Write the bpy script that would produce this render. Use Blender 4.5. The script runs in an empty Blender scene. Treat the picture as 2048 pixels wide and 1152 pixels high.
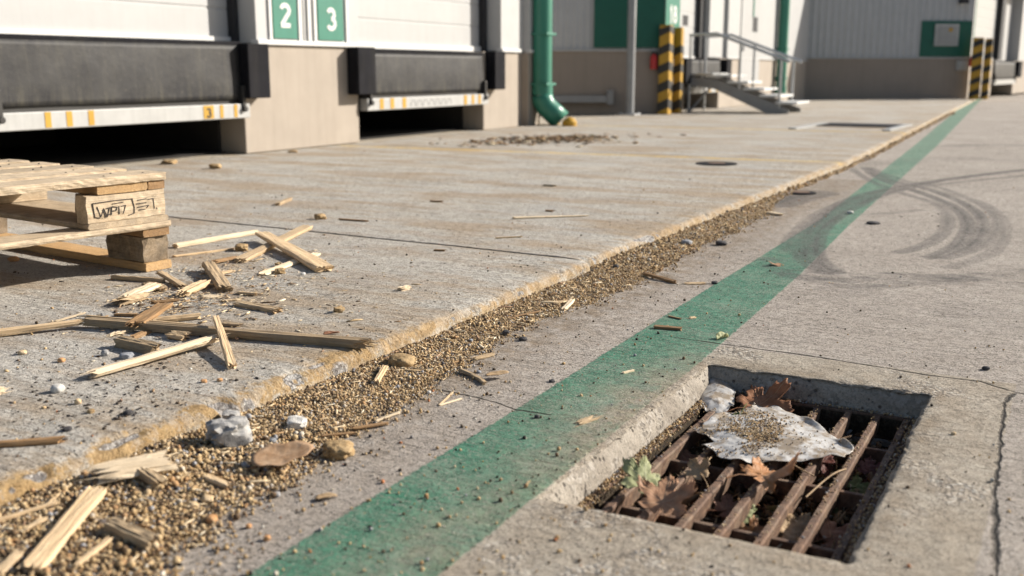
import bpy, bmesh, math, random
import numpy as np
from mathutils import Vector, Matrix, noise as mnoise
R = math.radians
random.seed(7); RNG = np.random.default_rng(11)
SC = bpy.context.scene
COL = SC.collection

# ------------------------------------------------------------------ camera, sky, sun, exposure
FPX, HZ, CH = 2075.0, 140.0, 0.70
PITCH = math.atan((576.0 - HZ) / FPX); YAW = R(28.4)
cam = bpy.data.cameras.new('camera'); camo = bpy.data.objects.new('camera', cam); COL.objects.link(camo)
camo.location = (0, 0, CH); camo.rotation_euler = (math.pi/2 - PITCH, 0, YAW)
cam.sensor_width = 36.0; cam.lens = 36.0 * FPX / 2048.0; cam.clip_start = 0.05; cam.clip_end = 400
cam.dof.use_dof = True; cam.dof.focus_distance = 2.75; cam.dof.aperture_fstop = 3.15; cam.dof.aperture_blades = 0
SC.camera = camo
SUN_AZ, SUN_EL = R(42), R(27)
world = bpy.data.worlds.new('World'); SC.world = world; world.use_nodes = True
wn = world.node_tree; bg = wn.nodes['Background']
sky = wn.nodes.new('ShaderNodeTexSky'); sky.sky_type = 'NISHITA'; sky.sun_disc = False
sky.sun_elevation = SUN_EL; sky.sun_rotation = SUN_AZ; sky.dust_density = 1.5
wn.links.new(sky.outputs['Color'], bg.inputs['Color']); bg.inputs['Strength'].default_value = 0.062
sl = bpy.data.lights.new('sun', 'SUN'); sl.energy = 5.0; sl.angle = R(0.5); sl.color = (1.0, 0.925, 0.82)
so = bpy.data.objects.new('sun', sl); COL.objects.link(so)
SDIR = Vector((math.sin(SUN_AZ)*math.cos(SUN_EL), math.cos(SUN_AZ)*math.cos(SUN_EL), math.sin(SUN_EL)))
so.rotation_euler = (-SDIR).to_track_quat('-Z', 'Y').to_euler(); so.location = (4, 4, 5)
SC.view_settings.view_transform = 'Standard'; SC.view_settings.look = 'None'
SC.view_settings.gamma = 1.0; SC.view_settings.exposure = 0.86

# ------------------------------------------------------------------ helpers
_f = np.array([-math.sin(YAW)*math.cos(PITCH), math.cos(YAW)*math.cos(PITCH), -math.sin(PITCH)])
_r = np.array([math.cos(YAW), math.sin(YAW), 0.0]); _u = np.cross(_r, _f); _c = np.array([0, 0, CH])
def at(px, py, z=0.0):                      # point of the level z that the survey of the photograph gives
    d = _f*FPX + _r*(px-1024) + _u*(576-py); t = (z-_c[2])/d[2]
    return Vector(_c + d*t)
def depth(p): return float((np.array(p)-_c) @ _f)
def tag(o, label=None, cat=None, group=None, kind=None):
    if label: o['label'] = label
    if cat: o['category'] = cat
    if group: o['group'] = group
    if kind: o['kind'] = kind
    return o
def empty(name, loc=(0,0,0), rz=0, label=None, cat=None, group=None):
    o = bpy.data.objects.new(name, None); COL.objects.link(o); o.location = loc; o.rotation_euler = (0,0,rz)
    o.empty_display_size = .05
    return tag(o, label, cat, group)
def link(name, me, parent=None, loc=None, rot=None):
    o = bpy.data.objects.new(name, me); COL.objects.link(o)
    if parent: o.parent = parent
    if loc is not None: o.location = loc
    if rot is not None: o.rotation_euler = rot
    return o
def mesh(name, V, F, mats=None, smooth=False, mi=None):
    me = bpy.data.meshes.new(name); me.from_pydata([tuple(map(float, v)) for v in V], [], [tuple(int(i) for i in f) for f in F])
    for m in (mats if isinstance(mats, (list, tuple)) else [mats]):
        if m: me.materials.append(m)
    if smooth: me.polygons.foreach_set('use_smooth', [True]*len(me.polygons))
    if mi is not None: me.polygons.foreach_set('material_index', mi)
    me.update(); return me
def mesh_np(name, V, F, mats, smooth=True, mi=None, attrs=None):
    V = np.asarray(V, np.float32); F = np.asarray(F, np.int32); k = F.shape[1]
    me = bpy.data.meshes.new(name); me.vertices.add(len(V)); me.vertices.foreach_set('co', V.ravel())
    me.loops.add(F.size); me.loops.foreach_set('vertex_index', F.ravel())
    me.polygons.add(len(F)); me.polygons.foreach_set('loop_start', np.arange(len(F), dtype=np.int32)*k)
    try: me.polygons.foreach_set('loop_total', np.full(len(F), k, np.int32))
    except Exception: pass
    if smooth: me.polygons.foreach_set('use_smooth', np.ones(len(F), bool))
    for m in mats: me.materials.append(m)
    if mi is not None: me.polygons.foreach_set('material_index', np.asarray(mi, np.int32))
    for n_, a in (attrs or {}).items():
        at_ = me.attributes.new(n_, 'FLOAT', 'POINT'); at_.data.foreach_set('value', np.asarray(a, np.float32).ravel())
    me.update(); me.validate(); return me
class MB:                                   # collects shapes, links them as one mesh object
    def __init__(s): s.V=[]; s.F=[]
    def add(s, V, F):
        n=len(s.V); s.V += [tuple(v) for v in V]; s.F += [tuple(i+n for i in f) for f in F]; return s
    def box(s, x0,x1,y0,y1,z0,z1):
        if x1<x0: x0,x1=x1,x0
        if y1<y0: y0,y1=y1,y0
        if z1<z0: z0,z1=z1,z0
        V=[(x0,y0,z0),(x1,y0,z0),(x1,y1,z0),(x0,y1,z0),(x0,y0,z1),(x1,y0,z1),(x1,y1,z1),(x0,y1,z1)]
        return s.add(V, [(3,2,1,0),(4,5,6,7),(0,1,5,4),(1,2,6,5),(2,3,7,6),(3,0,4,7)])
    def tube(s, pts, r, n=12, cap=True):
        pts=[Vector(p) for p in pts]; rs = r if isinstance(r,(list,tuple)) else [r]*len(pts)
        base=len(s.V); up=None
        for i,p in enumerate(pts):
            d = (pts[min(i+1,len(pts)-1)]-pts[max(i-1,0)]).normalized()
            if up is None: up = Vector((0,0,1)) if abs(d.z)<.9 else Vector((1,0,0))
            a = d.cross(up).normalized(); b = a.cross(d).normalized(); up=b
            for k in range(n):
                t=2*math.pi*k/n; s.V.append(tuple(p + a*math.cos(t)*rs[i] + b*math.sin(t)*rs[i]))
        for i in range(len(pts)-1):
            for k in range(n):
                s.F.append((base+i*n+k, base+i*n+(k+1)%n, base+(i+1)*n+(k+1)%n, base+(i+1)*n+k))
        if cap:
            s.F.append(tuple(base+k for k in range(n))[::-1]); s.F.append(tuple(base+(len(pts)-1)*n+k for k in range(n)))
        return s
    def build(s, name, mat, parent=None, smooth=False, bevel=0, loc=None, rot=None):
        me = mesh(name, s.V, s.F, mat, smooth)
        o = link(name, me, parent, loc, rot)
        if bevel:
            b=o.modifiers.new('bevel','BEVEL'); b.width=bevel; b.segments=2; b.limit_method='ANGLE'
        if smooth:
            try:
                me.polygons.foreach_set('use_smooth',[True]*len(me.polygons))
                e=o.modifiers.new('edge','EDGE_SPLIT'); e.split_angle=R(40)
            except Exception: pass
        return o
def vnoise(x, y, seed=0):                   # vectorised value noise, -1..1
    x=np.asarray(x,float); y=np.asarray(y,float)
    xi=np.floor(x).astype(np.int64); yi=np.floor(y).astype(np.int64); fx=x-xi; fy=y-yi
    fx=fx*fx*(3-2*fx); fy=fy*fy*(3-2*fy)
    def h(a,b):
        v = (a*374761393 + b*668265263 + seed*1442695041) & 0xffffffff
        v = ((v ^ (v>>13))*1274126177) & 0xffffffff
        return ((v ^ (v>>16)) & 0xffff)/32767.5-1
    return (h(xi,yi)*(1-fx)+h(xi+1,yi)*fx)*(1-fy)+(h(xi,yi+1)*(1-fx)+h(xi+1,yi+1)*fx)*fy
def fbm(x,y,seed=0,oct=4,gain=.5):
    s=0;a=1;t=0
    for i in range(oct): s=s+a*vnoise(np.asarray(x)*2**i,np.asarray(y)*2**i,seed+i*17); t+=a; a*=gain
    return s/t
def sstep(a,b,x):
    t=np.clip((x-a)/(b-a),0,1); return t*t*(3-2*t)

# ------------------------------------------------------------------ materials
class NT:
    def __init__(s, name):
        s.m = bpy.data.materials.new(name); s.m.use_nodes=True; s.t=s.m.node_tree; s.n=s.t.nodes
        s.b = s.n['Principled BSDF']; s.out=s.n['Material Output']
    def new(s, typ, **kw):
        n=s.n.new(typ)
        for k,v in kw.items(): setattr(n,k,v)
        return n
    def L(s,a,b): s.t.links.new(a,b)
    def coord(s, kind='Object'): return s.new('ShaderNodeTexCoord').outputs[kind]
    def pos(s): return s.new('ShaderNodeNewGeometry').outputs['Position']
    def map(s, vec, sc=(1,1,1), rot=(0,0,0), loc=(0,0,0)):
        m=s.new('ShaderNodeMapping'); m.inputs['Scale'].default_value=sc; m.inputs['Rotation'].default_value=rot; m.inputs['Location'].default_value=loc
        s.L(vec,m.inputs['Vector']); return m.outputs[0]
    def noise(s, vec, scale, detail=4, rough=.55, dist=0):
        n=s.new('ShaderNodeTexNoise'); n.inputs['Scale'].default_value=scale; n.inputs['Detail'].default_value=detail
        n.inputs['Roughness'].default_value=rough; n.inputs['Distortion'].default_value=dist
        s.L(vec,n.inputs['Vector']); return n.outputs['Fac']
    def vor(s, vec, scale, feature='F1', out='Distance', rnd=1):
        n=s.new('ShaderNodeTexVoronoi'); n.feature=feature; n.inputs['Scale'].default_value=scale; n.inputs['Randomness'].default_value=rnd
        s.L(vec,n.inputs['Vector']); return n.outputs[out]
    def ramp(s, fac, stops, interp='LINEAR'):
        r=s.new('ShaderNodeValToRGB'); r.color_ramp.interpolation=interp; e=r.color_ramp.elements
        while len(e)<len(stops): e.new(.5)
        for i,(p,c) in enumerate(stops):
            e[i].position=p; e[i].color = (c,c,c,1) if isinstance(c,(int,float)) else (*c,1)
        s.L(fac,r.inputs[0]); return r.outputs[0]
    def math(s, op, a, b=None, c=None, clamp=False):
        n=s.new('ShaderNodeMath', operation=op); n.use_clamp=clamp
        for i,v in enumerate((a,b,c)):
            if v is None: continue
            if isinstance(v,(int,float)): n.inputs[i].default_value=v
            else: s.L(v,n.inputs[i])
        return n.outputs[0]
    def mix(s, fac, a, b, blend='MIX'):
        n=s.new('ShaderNodeMix', data_type='RGBA', blend_type=blend)
        for sk,v in ((n.inputs[0],fac),(n.inputs[6],a),(n.inputs[7],b)):
            if isinstance(v,(int,float)): sk.default_value = v
            elif isinstance(v,tuple): sk.default_value=(*v,1)
            else: s.L(v,sk)
        return n.outputs[2]
    def attr(s,name): n=s.new('ShaderNodeAttribute'); n.attribute_name=name; return n.outputs['Fac']
    def sep(s,vec): n=s.new('ShaderNodeSeparateXYZ'); s.L(vec,n.inputs[0]); return n.outputs
    def rnd(s): return s.new('ShaderNodeObjectInfo').outputs['Random']
    def bump(s, h, dist=.002, strength=1, normal=None):
        n=s.new('ShaderNodeBump'); n.inputs['Distance'].default_value=dist; n.inputs['Strength'].default_value=strength
        s.L(h,n.inputs['Height']); 
        if normal is not None: s.L(normal,n.inputs['Normal'])
        return n.outputs[0]
    def fin(s, color=None, rough=.8, normal=None, metal=0, spec=.4):
        if color is not None:
            if isinstance(color,tuple): s.b.inputs['Base Color'].default_value=(*color,1)
            else: s.L(color,s.b.inputs['Base Color'])
        if isinstance(rough,(int,float)): s.b.inputs['Roughness'].default_value=rough
        else: s.L(rough,s.b.inputs['Roughness'])
        s.b.inputs['Metallic'].default_value=metal
        s.b.inputs['Specular IOR Level'].default_value=spec
        if normal is not None: s.L(normal,s.b.inputs['Normal'])
        return s.m

def squiggle(N,P,sc=62,w=.022):
    q=N.noise(N.map(P,(.75,1.25,1),(0,0,R(3))),sc,3,.6,1.6); d=N.math('ABSOLUTE',N.math('SUBTRACT',q,.5))
    g=N.ramp(N.noise(P,41,3,.6),[(.44,0),(.54,1)]); g2=N.ramp(N.noise(P,2.7,3,.6),[(.3,.35),(.6,1)])
    return N.math('MULTIPLY',N.math('MULTIPLY',N.ramp(d,[(w*.45,1),(w,0)]),g),g2)
def concrete_core(N, P, c0, c1, speck_dark, broom):
    """returns colour, height for a broomed, pitted, stained concrete"""
    big=N.noise(P,1.1,5,.6); col=N.mix(N.ramp(big,[(.3,0),(.7,1)]),c0,c1)
    mid=N.noise(P,9,5,.65); col=N.mix(N.math('MULTIPLY',N.ramp(mid,[(.45,0),(.75,1)]),.35),col,tuple(v*.72 for v in c0))
    fine=N.noise(P,170,4,.75); col=N.mix(1.0,col,N.ramp(fine,[(.30,.22),(.42,.70),(.52,1.0),(.66,1.1),(.78,1.35)]),'MULTIPLY')
    # broom marks: streaks across the slab
    Ps=N.map(P,(9,150,30),(0,0,R(3)))
    st=N.noise(Ps,1.0,4,.7,.5)
    patch=N.ramp(N.noise(P,3.3,3,.6),[(.35,.15),(.65,1)])
    stm=N.math('MULTIPLY',N.ramp(st,[(.55,0),(.64,1)]),patch)
    col=N.mix(N.math('MULTIPLY',stm,broom),col,tuple(v*.30 for v in c0))
    # dark pits and small stains
    v=N.vor(P,95); vm=N.ramp(v,[(.10,1),(.20,0)]); gate=N.ramp(N.noise(P,31,2,.5),[(.50,0),(.58,1)])
    pit=N.math('MULTIPLY',vm,gate)
    col=N.mix(N.math('MULTIPLY',pit,speck_dark),col,(.035,.03,.027))
    v2=N.vor(N.map(P,(1,1.6,1),(0,0,.6)),24); vm2=N.ramp(v2,[(.07,1),(.12,0)])
    g2=N.ramp(N.noise(P,5.7,2,.5),[(.52,0),(.6,1)])
    pit2=N.math('MULTIPLY',vm2,g2); col=N.mix(N.math('MULTIPLY',pit2,.8),col,(.04,.033,.028))
    h=N.math('ADD',N.math('MULTIPLY',fine,1.0),N.math('MULTIPLY',stm,-.45))
    h=N.math('SUBTRACT',h,N.math('MULTIPLY',pit,.8)); h=N.math('SUBTRACT',h,N.math('MULTIPLY',pit2,.8))
    h=N.math('ADD',h,N.math('MULTIPLY',N.noise(P,38,3,.6),1.2))
    q=squiggle(N,P); col=N.mix(N.math('MULTIPLY',q,.80),col,tuple(v*.20 for v in c0)); h=N.math('SUBTRACT',h,N.math('MULTIPLY',q,1.0))
    return col,h
def crack_mask(N, attr, w, wob, P, seed=0):
    wv=N.math('MULTIPLY',N.math('SUBTRACT',N.noise(N.map(P,(1,1,1),loc=(seed,0,0)),22,5,.7),.5),wob)
    d=N.math('ABSOLUTE',N.math('ADD',N.attr(attr),wv))
    ww=N.math('MULTIPLY',N.ramp(N.noise(P,13,3,.6),[(.3,.25),(.7,1.5)]),w)
    return N.math('SUBTRACT',1.0,N.math('DIVIDE',d,ww),clamp=True)

def mat_road():
    N=NT('road_concrete'); P=N.pos()
    col,h=concrete_core(N,P,(.365,.325,.285),(.45,.405,.36),.9,.7)
    X,Y,Z=N.sep(P)
    # smoother, tanner cast collar round the drain, coarse aggregate near its corner
    collar=N.attr('collar')
    ccol=N.mix(N.ramp(N.noise(P,7,4,.6),[(.35,0),(.65,1)]),(.36,.31,.245),(.42,.375,.31))
    ccol=N.mix(1.0,ccol,N.ramp(N.noise(P,190,3,.7),[(.3,.5),(.5,.98),(.8,1.18)]),'MULTIPLY')
    agg=N.vor(P,115,'F1','Color'); aggd=N.vor(P,115)
    aggc=N.ramp(N.sep(agg)[0],[(0,(.14,.125,.115)),(.35,(.30,.26,.21)),(.7,(.42,.385,.34)),(1,(.58,.55,.50))])
    aggm=N.math('MULTIPLY',N.ramp(N.noise(P,5.1,4,.65),[(.50,0),(.60,1)]),.85)
    ccol=N.mix(N.math('MULTIPLY',aggm,.75),ccol,aggc)
    pv=N.ramp(N.vor(P,42),[(.09,1),(.17,0)]); pg=N.ramp(N.noise(P,11,2,.5),[(.52,0),(.6,1)])
    cp=N.math('MULTIPLY',pv,pg); ccol=N.mix(N.math('MULTIPLY',cp,.85),ccol,(.05,.042,.036))
    ccol=N.mix(N.math('MULTIPLY',squiggle(N,P,75,.02),.6),ccol,(.09,.075,.06))
    cm=N.ramp(N.math('ADD',collar,N.math('MULTIPLY',N.math('SUBTRACT',N.noise(P,25,4,.6),.5),.5)),[(.45,0),(.55,1)])
    col=N.mix(cm,col,ccol)
    h=N.math('ADD',h,N.math('MULTIPLY',N.math('MULTIPLY',cm,aggm),N.math('MULTIPLY',N.math('SUBTRACT',.6,aggd),1.6)))
    # dirt bands
    dm=N.math('MULTIPLY',N.attr('dirt'),N.ramp(N.noise(P,16,5,.7),[(.35,0),(.62,1)]))
    col=N.mix(N.math('MULTIPLY',dm,.8),col,(.20,.145,.09))
    # green painted line
    sd=N.math('ADD',N.attr('stripe'),N.math('MULTIPLY',N.math('SUBTRACT',N.noise(P,60,4,.7),.5),.016))
    wear=N.ramp(N.noise(P,120,5,.75),[(.40,1),(.47,0)])
    wear2=N.math('MULTIPLY',N.ramp(N.noise(P,6.5,5,.7),[(.48,0),(.70,1)]),N.ramp(N.noise(P,210,3,.7),[(.42,0),(.52,1)]))
    streak=N.ramp(N.noise(N.map(P,(14,190,30),(0,0,R(3))),1.0,4,.7,.8),[(.57,0),(.63,1)])
    wr=N.math('MAXIMUM',N.math('MAXIMUM',wear,N.math('MULTIPLY',wear2,.8)),N.math('MULTIPLY',streak,.75))
    worn=N.attr('worn'); wr=N.math('MAXIMUM',wr,N.math('MULTIPLY',worn,N.ramp(N.noise(P,75,5,.8),[(.36,0),(.56,1)])))
    wr=N.math('MAXIMUM',wr,N.math('MULTIPLY',N.ramp(N.noise(P,23,6,.8),[(.62,0),(.68,1)]),.4))
    sm=N.math('MULTIPLY',N.ramp(sd,[(.5,0),(.503,1)]),N.math('SUBTRACT',1.0,N.math('MULTIPLY',wr,.72)))
    # ramp input is 0..1 so the distance is stored shifted by .5
    gcol=N.mix(N.ramp(N.noise(P,14,4,.6),[(.3,0),(.7,1)]),(.024,.150,.088),(.052,.215,.135))
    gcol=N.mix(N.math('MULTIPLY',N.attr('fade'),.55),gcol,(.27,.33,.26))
    gcol=N.mix(N.math('MULTIPLY',squiggle(N,P,58,.026),.85),gcol,(.012,.05,.036))
    gcol=N.mix(N.math('MULTIPLY',N.ramp(N.noise(P,4.5,6,.7),[(.44,0),(.66,1)]),.12),gcol,(.30,.27,.20))
    gcol=N.mix(N.math('MULTIPLY',N.math('MULTIPLY',worn,N.ramp(N.noise(P,11,6,.75),[(.36,0),(.56,1)])),.65),gcol,(.34,.235,.14))
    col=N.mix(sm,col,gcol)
    h=N.math('ADD',h,N.math('MULTIPLY',sm,.25))
    # tyre marks
    ty=N.math('MULTIPLY',N.attr('tyre'),N.ramp(N.noise(N.map(P,(60,25,10)),1.0,5,.75),[(.28,.55),(.55,1)]))
    col=N.mix(N.math('MULTIPLY',ty,.92),col,(.075,.07,.068))
    for a,w,wob,sd_ in (('crack_far',.0062,.012,1),('crack_side',.0060,.022,5),('crack_left',.0050,.012,9)):
        c=crack_mask(N,a,w,wob,P,sd_); col=N.mix(N.math('MULTIPLY',N.ramp(c,[(.05,0),(.5,1)]),.85),col,(.045,.038,.032)); h=N.math('SUBTRACT',h,N.math('MULTIPLY',c,3.0))
    return N.fin(col,N.math('SUBTRACT',.92,N.math('MULTIPLY',sm,.2)),N.bump(h,.0045,1.0),spec=.3)
def mat_apron():
    N=NT('slab_concrete'); P=N.pos()
    col,h=concrete_core(N,P,(.42,.388,.338),(.52,.49,.44),.85,.6)
    X,Y,Z=N.sep(P)
    # broad rain and rust stains along the slab
    st=N.noise(N.map(P,(.8,2.6,1),(0,0,.15)),1.3,5,.65)
    col=N.mix(N.math('MULTIPLY',N.ramp(st,[(.47,0),(.60,1)]),.62),col,(.31,.225,.14))
    farm=N.ramp(N.math('DIVIDE',Y,12.0),[(.2,.55),(.42,1)])
    s3=N.noise(N.map(P,(1.6,6,1),(0,0,.1),(4,2,0)),1.6,6,.7); col=N.mix(N.math('MULTIPLY',N.math('MULTIPLY',N.ramp(s3,[(.54,0),(.64,1)]),farm),.45),col,(.24,.165,.09))
    blue=N.ramp(N.noise(P,1.9,4,.6),[(.5,0),(.7,1)]); col=N.mix(N.math('MULTIPLY',blue,.3),col,(.37,.37,.365))
    # yellow painted lines across
    for a,b in ((7.835,.0855),(11.905,.0855)):
        ly=N.math('SUBTRACT',Y,N.math('ADD',N.math('MULTIPLY',X,b),a))
        ly=N.math('ABSOLUTE',N.math('ADD',ly,N.math('MULTIPLY',N.math('SUBTRACT',N.noise(P,9,3),.5),.06)))
        m=N.math('MULTIPLY',N.math('LESS_THAN',ly,.075),N.ramp(N.noise(P,6,5,.7),[(.36,.1),(.55,.8)]))
        col=N.mix(m,col,(.52,.36,.12))
        l2=N.math('ABSOLUTE',N.math('SUBTRACT',Y,N.math('ADD',N.math('MULTIPLY',X,b),a+.17)))
        col=N.mix(N.math('MULTIPLY',N.math('LESS_THAN',l2,.018),.65),col,(.10,.085,.07))
    # ochre paint left on the lip, grey chips
    e=N.attr('edge')
    reach=N.math('MULTIPLY',N.ramp(N.noise(P,7,4,.6),[(.3,.35),(.7,1.0)]),N.attr('reach'))
    en=N.math('ADD',e,N.math('MULTIPLY',N.math('SUBTRACT',N.noise(P,34,6,.75),.5),.12))
    om=N.math('MULTIPLY',N.ramp(N.math('DIVIDE',en,reach),[(.72,1),(.92,0)]),N.ramp(e,[(-.01,0),(.022,.55),(.034,1)]))
    om=N.math('MULTIPLY',om,N.ramp(N.noise(P,13,6,.8),[(.43,.0),(.50,1)]))
    om=N.math('MULTIPLY',om,N.ramp(N.math('DIVIDE',Y,10.0),[(.14,1),(.24,.85),(.5,.65)]))
    line=N.math('MULTIPLY',N.ramp(N.math('MULTIPLY',N.math('ABSOLUTE',N.math('SUBTRACT',N.math('ADD',e,N.math('MULTIPLY',N.math('SUBTRACT',N.noise(P,30,5,.7),.5),.03)),.052)),40.0),[(.35,1),(.6,0)]),N.ramp(N.noise(P,8,5,.75),[(.38,.15),(.52,.9)]))
    om=N.math('MAXIMUM',om,N.math('MULTIPLY',line,.5))
    oc=N.mix(N.ramp(N.noise(P,24,5,.7),[(.3,0),(.7,1)]),(.27,.165,.060),(.43,.30,.145))
    oc=N.mix(N.math('MULTIPLY',N.ramp(N.noise(P,90,4,.7),[(.5,0),(.66,1)]),.7),oc,(.22,.125,.04))
    fc=N.mix(N.ramp(N.noise(P,45,5,.7),[(.35,0),(.65,1)]),(.36,.32,.26),(.54,.50,.43))
    col=N.mix(N.ramp(e,[(.03,1),(.045,0)]),col,fc)
    col=N.mix(N.math('MULTIPLY',om,.9),col,oc)
    dust=N.math('MULTIPLY',N.ramp(e,[(.05,1),(.55,0)]),N.ramp(N.noise(N.map(P,(2,5,1),(0,0,.2)),1.8,6,.75),[(.46,0),(.60,1)])); col=N.mix(N.math('MULTIPLY',dust,.45),col,(.33,.215,.095))
    chip=N.attr('chip'); agg=N.vor(P,140,'F1','Color')
    ac=N.ramp(N.sep(agg)[1],[(0,(.13,.13,.14)),(.5,(.33,.33,.34)),(1,(.60,.59,.57))])
    cmk=N.ramp(N.math('ADD',chip,N.math('MULTIPLY',N.math('SUBTRACT',N.noise(P,55,4,.7),.5),.5)),[(.45,0),(.6,1)])
    col=N.mix(N.math('MULTIPLY',cmk,.8),col,ac)
    h=N.math('ADD',h,N.math('MULTIPLY',cmk,N.math('MULTIPLY',N.noise(P,120,3,.8),2.5)))
    g=N.attr('groove'); col=N.mix(N.math('MULTIPLY',g,.85),col,(.075,.06,.045))
    return N.fin(col,.9,N.bump(h,.0042,1.0),spec=.3)
def mat_wood(name, light, dark, rough=.75, weather=.25, grey=(.22,.19,.155), wear_dark=.0, shift=0):
    N=NT(name); P=N.coord('Object'); r=N.rnd()
    cmb=N.new('ShaderNodeCombineXYZ'); N.L(N.math('MULTIPLY',r,37.0),cmb.inputs[0]); N.L(N.math('MULTIPLY',r,11.0),cmb.inputs[1])
    va=N.new('ShaderNodeVectorMath',operation='ADD'); N.L(P,va.inputs[0]); N.L(cmb.outputs[0],va.inputs[1]); Q=va.outputs[0]
    g=N.noise(N.map(Q,(7,150,150)),1.0,5,.7,.6); g2=N.noise(N.map(Q,(3,420,420)),1.0,3,.6,.3)
    col=N.mix(N.ramp(g,[(.3,0),(.7,1)]),dark,light)
    col=N.mix(1.0,col,N.ramp(g2,[(.25,.72),(.5,1),(.8,1.12)]),'MULTIPLY')
    col=N.mix(1.0,col,N.ramp(r,[(0,.78),(.5,1.0),(1,1.15)]),'MULTIPLY')
    wmask=N.math('MULTIPLY',N.ramp(N.noise(Q,24,5,.7),[(.45,0),(.7,1)]),weather); col=N.mix(wmask,col,grey)
    crack=N.ramp(N.noise(N.map(Q,(9,260,260)),1.0,3,.6,1.2),[(.66,0),(.70,1)])
    col=N.mix(N.math('MULTIPLY',crack,.7),col,tuple(v*.3 for v in dark))
    dirt=N.math('MULTIPLY',N.ramp(N.noise(Q,300,3,.6),[(.66,0),(.72,1)]),.6); col=N.mix(dirt,col,(.05,.035,.02))
    if wear_dark: col=N.mix(N.math('MULTIPLY',N.ramp(N.noise(Q,17,6,.75),[(.42,0),(.62,1)]),wear_dark),col,(.07,.05,.03))
    h=N.math('ADD',N.math('MULTIPLY',g,1.0),N.math('MULTIPLY',g2,.5)); h=N.math('SUBTRACT',h,N.math('MULTIPLY',crack,1.0))
    h=N.math('ADD',h,N.math('MULTIPLY',N.noise(Q,230,3,.7),.4))
    return N.fin(col,rough,N.bump(h,.0016,1.0),spec=.25)
def mat_plain(name, c, rough=.6, var=.12, metal=0, streak=0, sc=6, bumpd=.0, spec=.4, dirtc=None):
    N=NT(name); P=N.coord('Object')
    n=N.noise(P,sc,5,.6); col=N.mix(N.ramp(n,[(.3,0),(.7,1)]),tuple(v*(1-var) for v in c),tuple(min(1,v*(1+var)) for v in c))
    if streak:
        s_=N.noise(N.map(P,(14,14,1.2)),1.0,5,.65,.4); d=dirtc or tuple(v*.45 for v in c)
        col=N.mix(N.math('MULTIPLY',N.ramp(s_,[(.45,0),(.72,1)]),streak),col,d)
    nm=N.bump(N.noise(P,90,4,.6),bumpd,1.0) if bumpd else None
    return N.fin(col,rough,nm,metal,spec)
def mat_island(name, stops, rough=.7, speck=0, bumpd=.0006, bsc=400):
    N=NT(name); g=N.new('ShaderNodeNewGeometry'); r=g.outputs['Random Per Island']
    col=N.ramp(r,stops,'CONSTANT'); P=g.outputs['Position']
    col=N.mix(1.0,col,N.ramp(N.noise(P,bsc,3,.6),[(.3,.68),(.7,1.18)]),'MULTIPLY')
    col=N.mix(N.math('MULTIPLY',N.ramp(N.noise(P,19,4,.7),[(.45,0),(.65,1)]),.4),col,(.25,.19,.13))
    return N.fin(col,rough,N.bump(N.noise(P,bsc*1.5,2,.6),bumpd,1.0),spec=.12)
M={}
def mat_curtain():
    N=NT('worn_rubber_curtain'); P=N.coord('Object'); Z=N.sep(P)[2]
    col=N.mix(N.ramp(N.noise(P,3.2,6,.75),[(.35,0),(.62,1)]),(.017,.017,.020),(.042,.041,.040))
    s_=N.noise(N.map(P,(13,13,1.6)),1.0,6,.75,.8); lowm=N.ramp(N.math('ADD',N.math('MULTIPLY',Z,1.3),N.math('MULTIPLY',N.noise(P,6,5,.7),.5)),[(.72,1),(1.0,.25)])
    col=N.mix(N.math('MULTIPLY',N.math('MULTIPLY',N.ramp(s_,[(.46,0),(.68,1)]),lowm),.6),col,(.13,.12,.085))
    col=N.mix(N.math('MULTIPLY',N.ramp(N.noise(P,26,5,.8),[(.60,0),(.68,1)]),.3),col,(.16,.14,.11))
    return N.fin(col,.6,N.bump(N.noise(P,9,4,.6),.004,1.0),spec=.25)
M['road']=mat_road(); M['apron']=mat_apron()
M['wood']=mat_wood('splinter_wood',(.64,.49,.31),(.44,.30,.165))
M['wood_pale']=mat_wood('pale_fresh_wood',(.74,.62,.45),(.55,.42,.27),weather=.08)
M['wood_brown']=mat_wood('brown_wood',(.36,.22,.105),(.21,.12,.055),weather=.2)
M['wood_grey']=mat_wood('weathered_wood',(.54,.41,.26),(.35,.245,.14),weather=.35,wear_dark=.2)
M['board']=mat_wood('pallet_board',(.64,.53,.385),(.44,.325,.205),weather=.42,wear_dark=.28)
M['board_tan']=mat_wood('pallet_tan',(.54,.36,.18),(.37,.22,.095),weather=.2)
M['block_dirty']=mat_wood('pallet_block_dirty',(.36,.28,.19),(.20,.145,.09),weather=.6,wear_dark=.65)
M['white']=mat_plain('white_cladding',(.40,.402,.40),.5,.04,streak=.12,dirtc=(.5,.48,.44))
M['white_shade']=mat_plain('ribbed_cladding',(.42,.425,.43),.5,.05,streak=.15)
M['door']=mat_plain('door_panel',(.40,.402,.40),.45,.03,streak=.08)
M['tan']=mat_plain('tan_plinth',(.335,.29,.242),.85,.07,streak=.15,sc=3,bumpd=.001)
M['tan_shaded']=mat_plain('tan_plinth_shaded',(.26,.22,.185),.85,.06,streak=.15,sc=2,bumpd=.001)  # darker copy of the tan plinth, wall shade put into its colour
M['green']=mat_plain('green_paint',(.025,.165,.115),.5,.08,streak=.15)
M['pipe']=mat_plain('green_pipe',(.035,.185,.13),.38,.08,streak=.15)
M['signtext']=mat_plain('sign_white',(.58,.58,.57),.5,.02)
M['rubber']=mat_plain('black_rubber',(.010,.010,.013),.85,.3,spec=.12,streak=.35,dirtc=(.035,.033,.03))
M['curtain']=mat_curtain()
M['steelwhite']=mat_plain('painted_steel',(.38,.38,.37),.5,.08,streak=.25)
M['yellow']=mat_plain('yellow_paint',(.42,.24,.02),.55,.12,streak=.2)
M['black']=mat_plain('black_paint',(.022,.021,.02),.55,.2)
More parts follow.
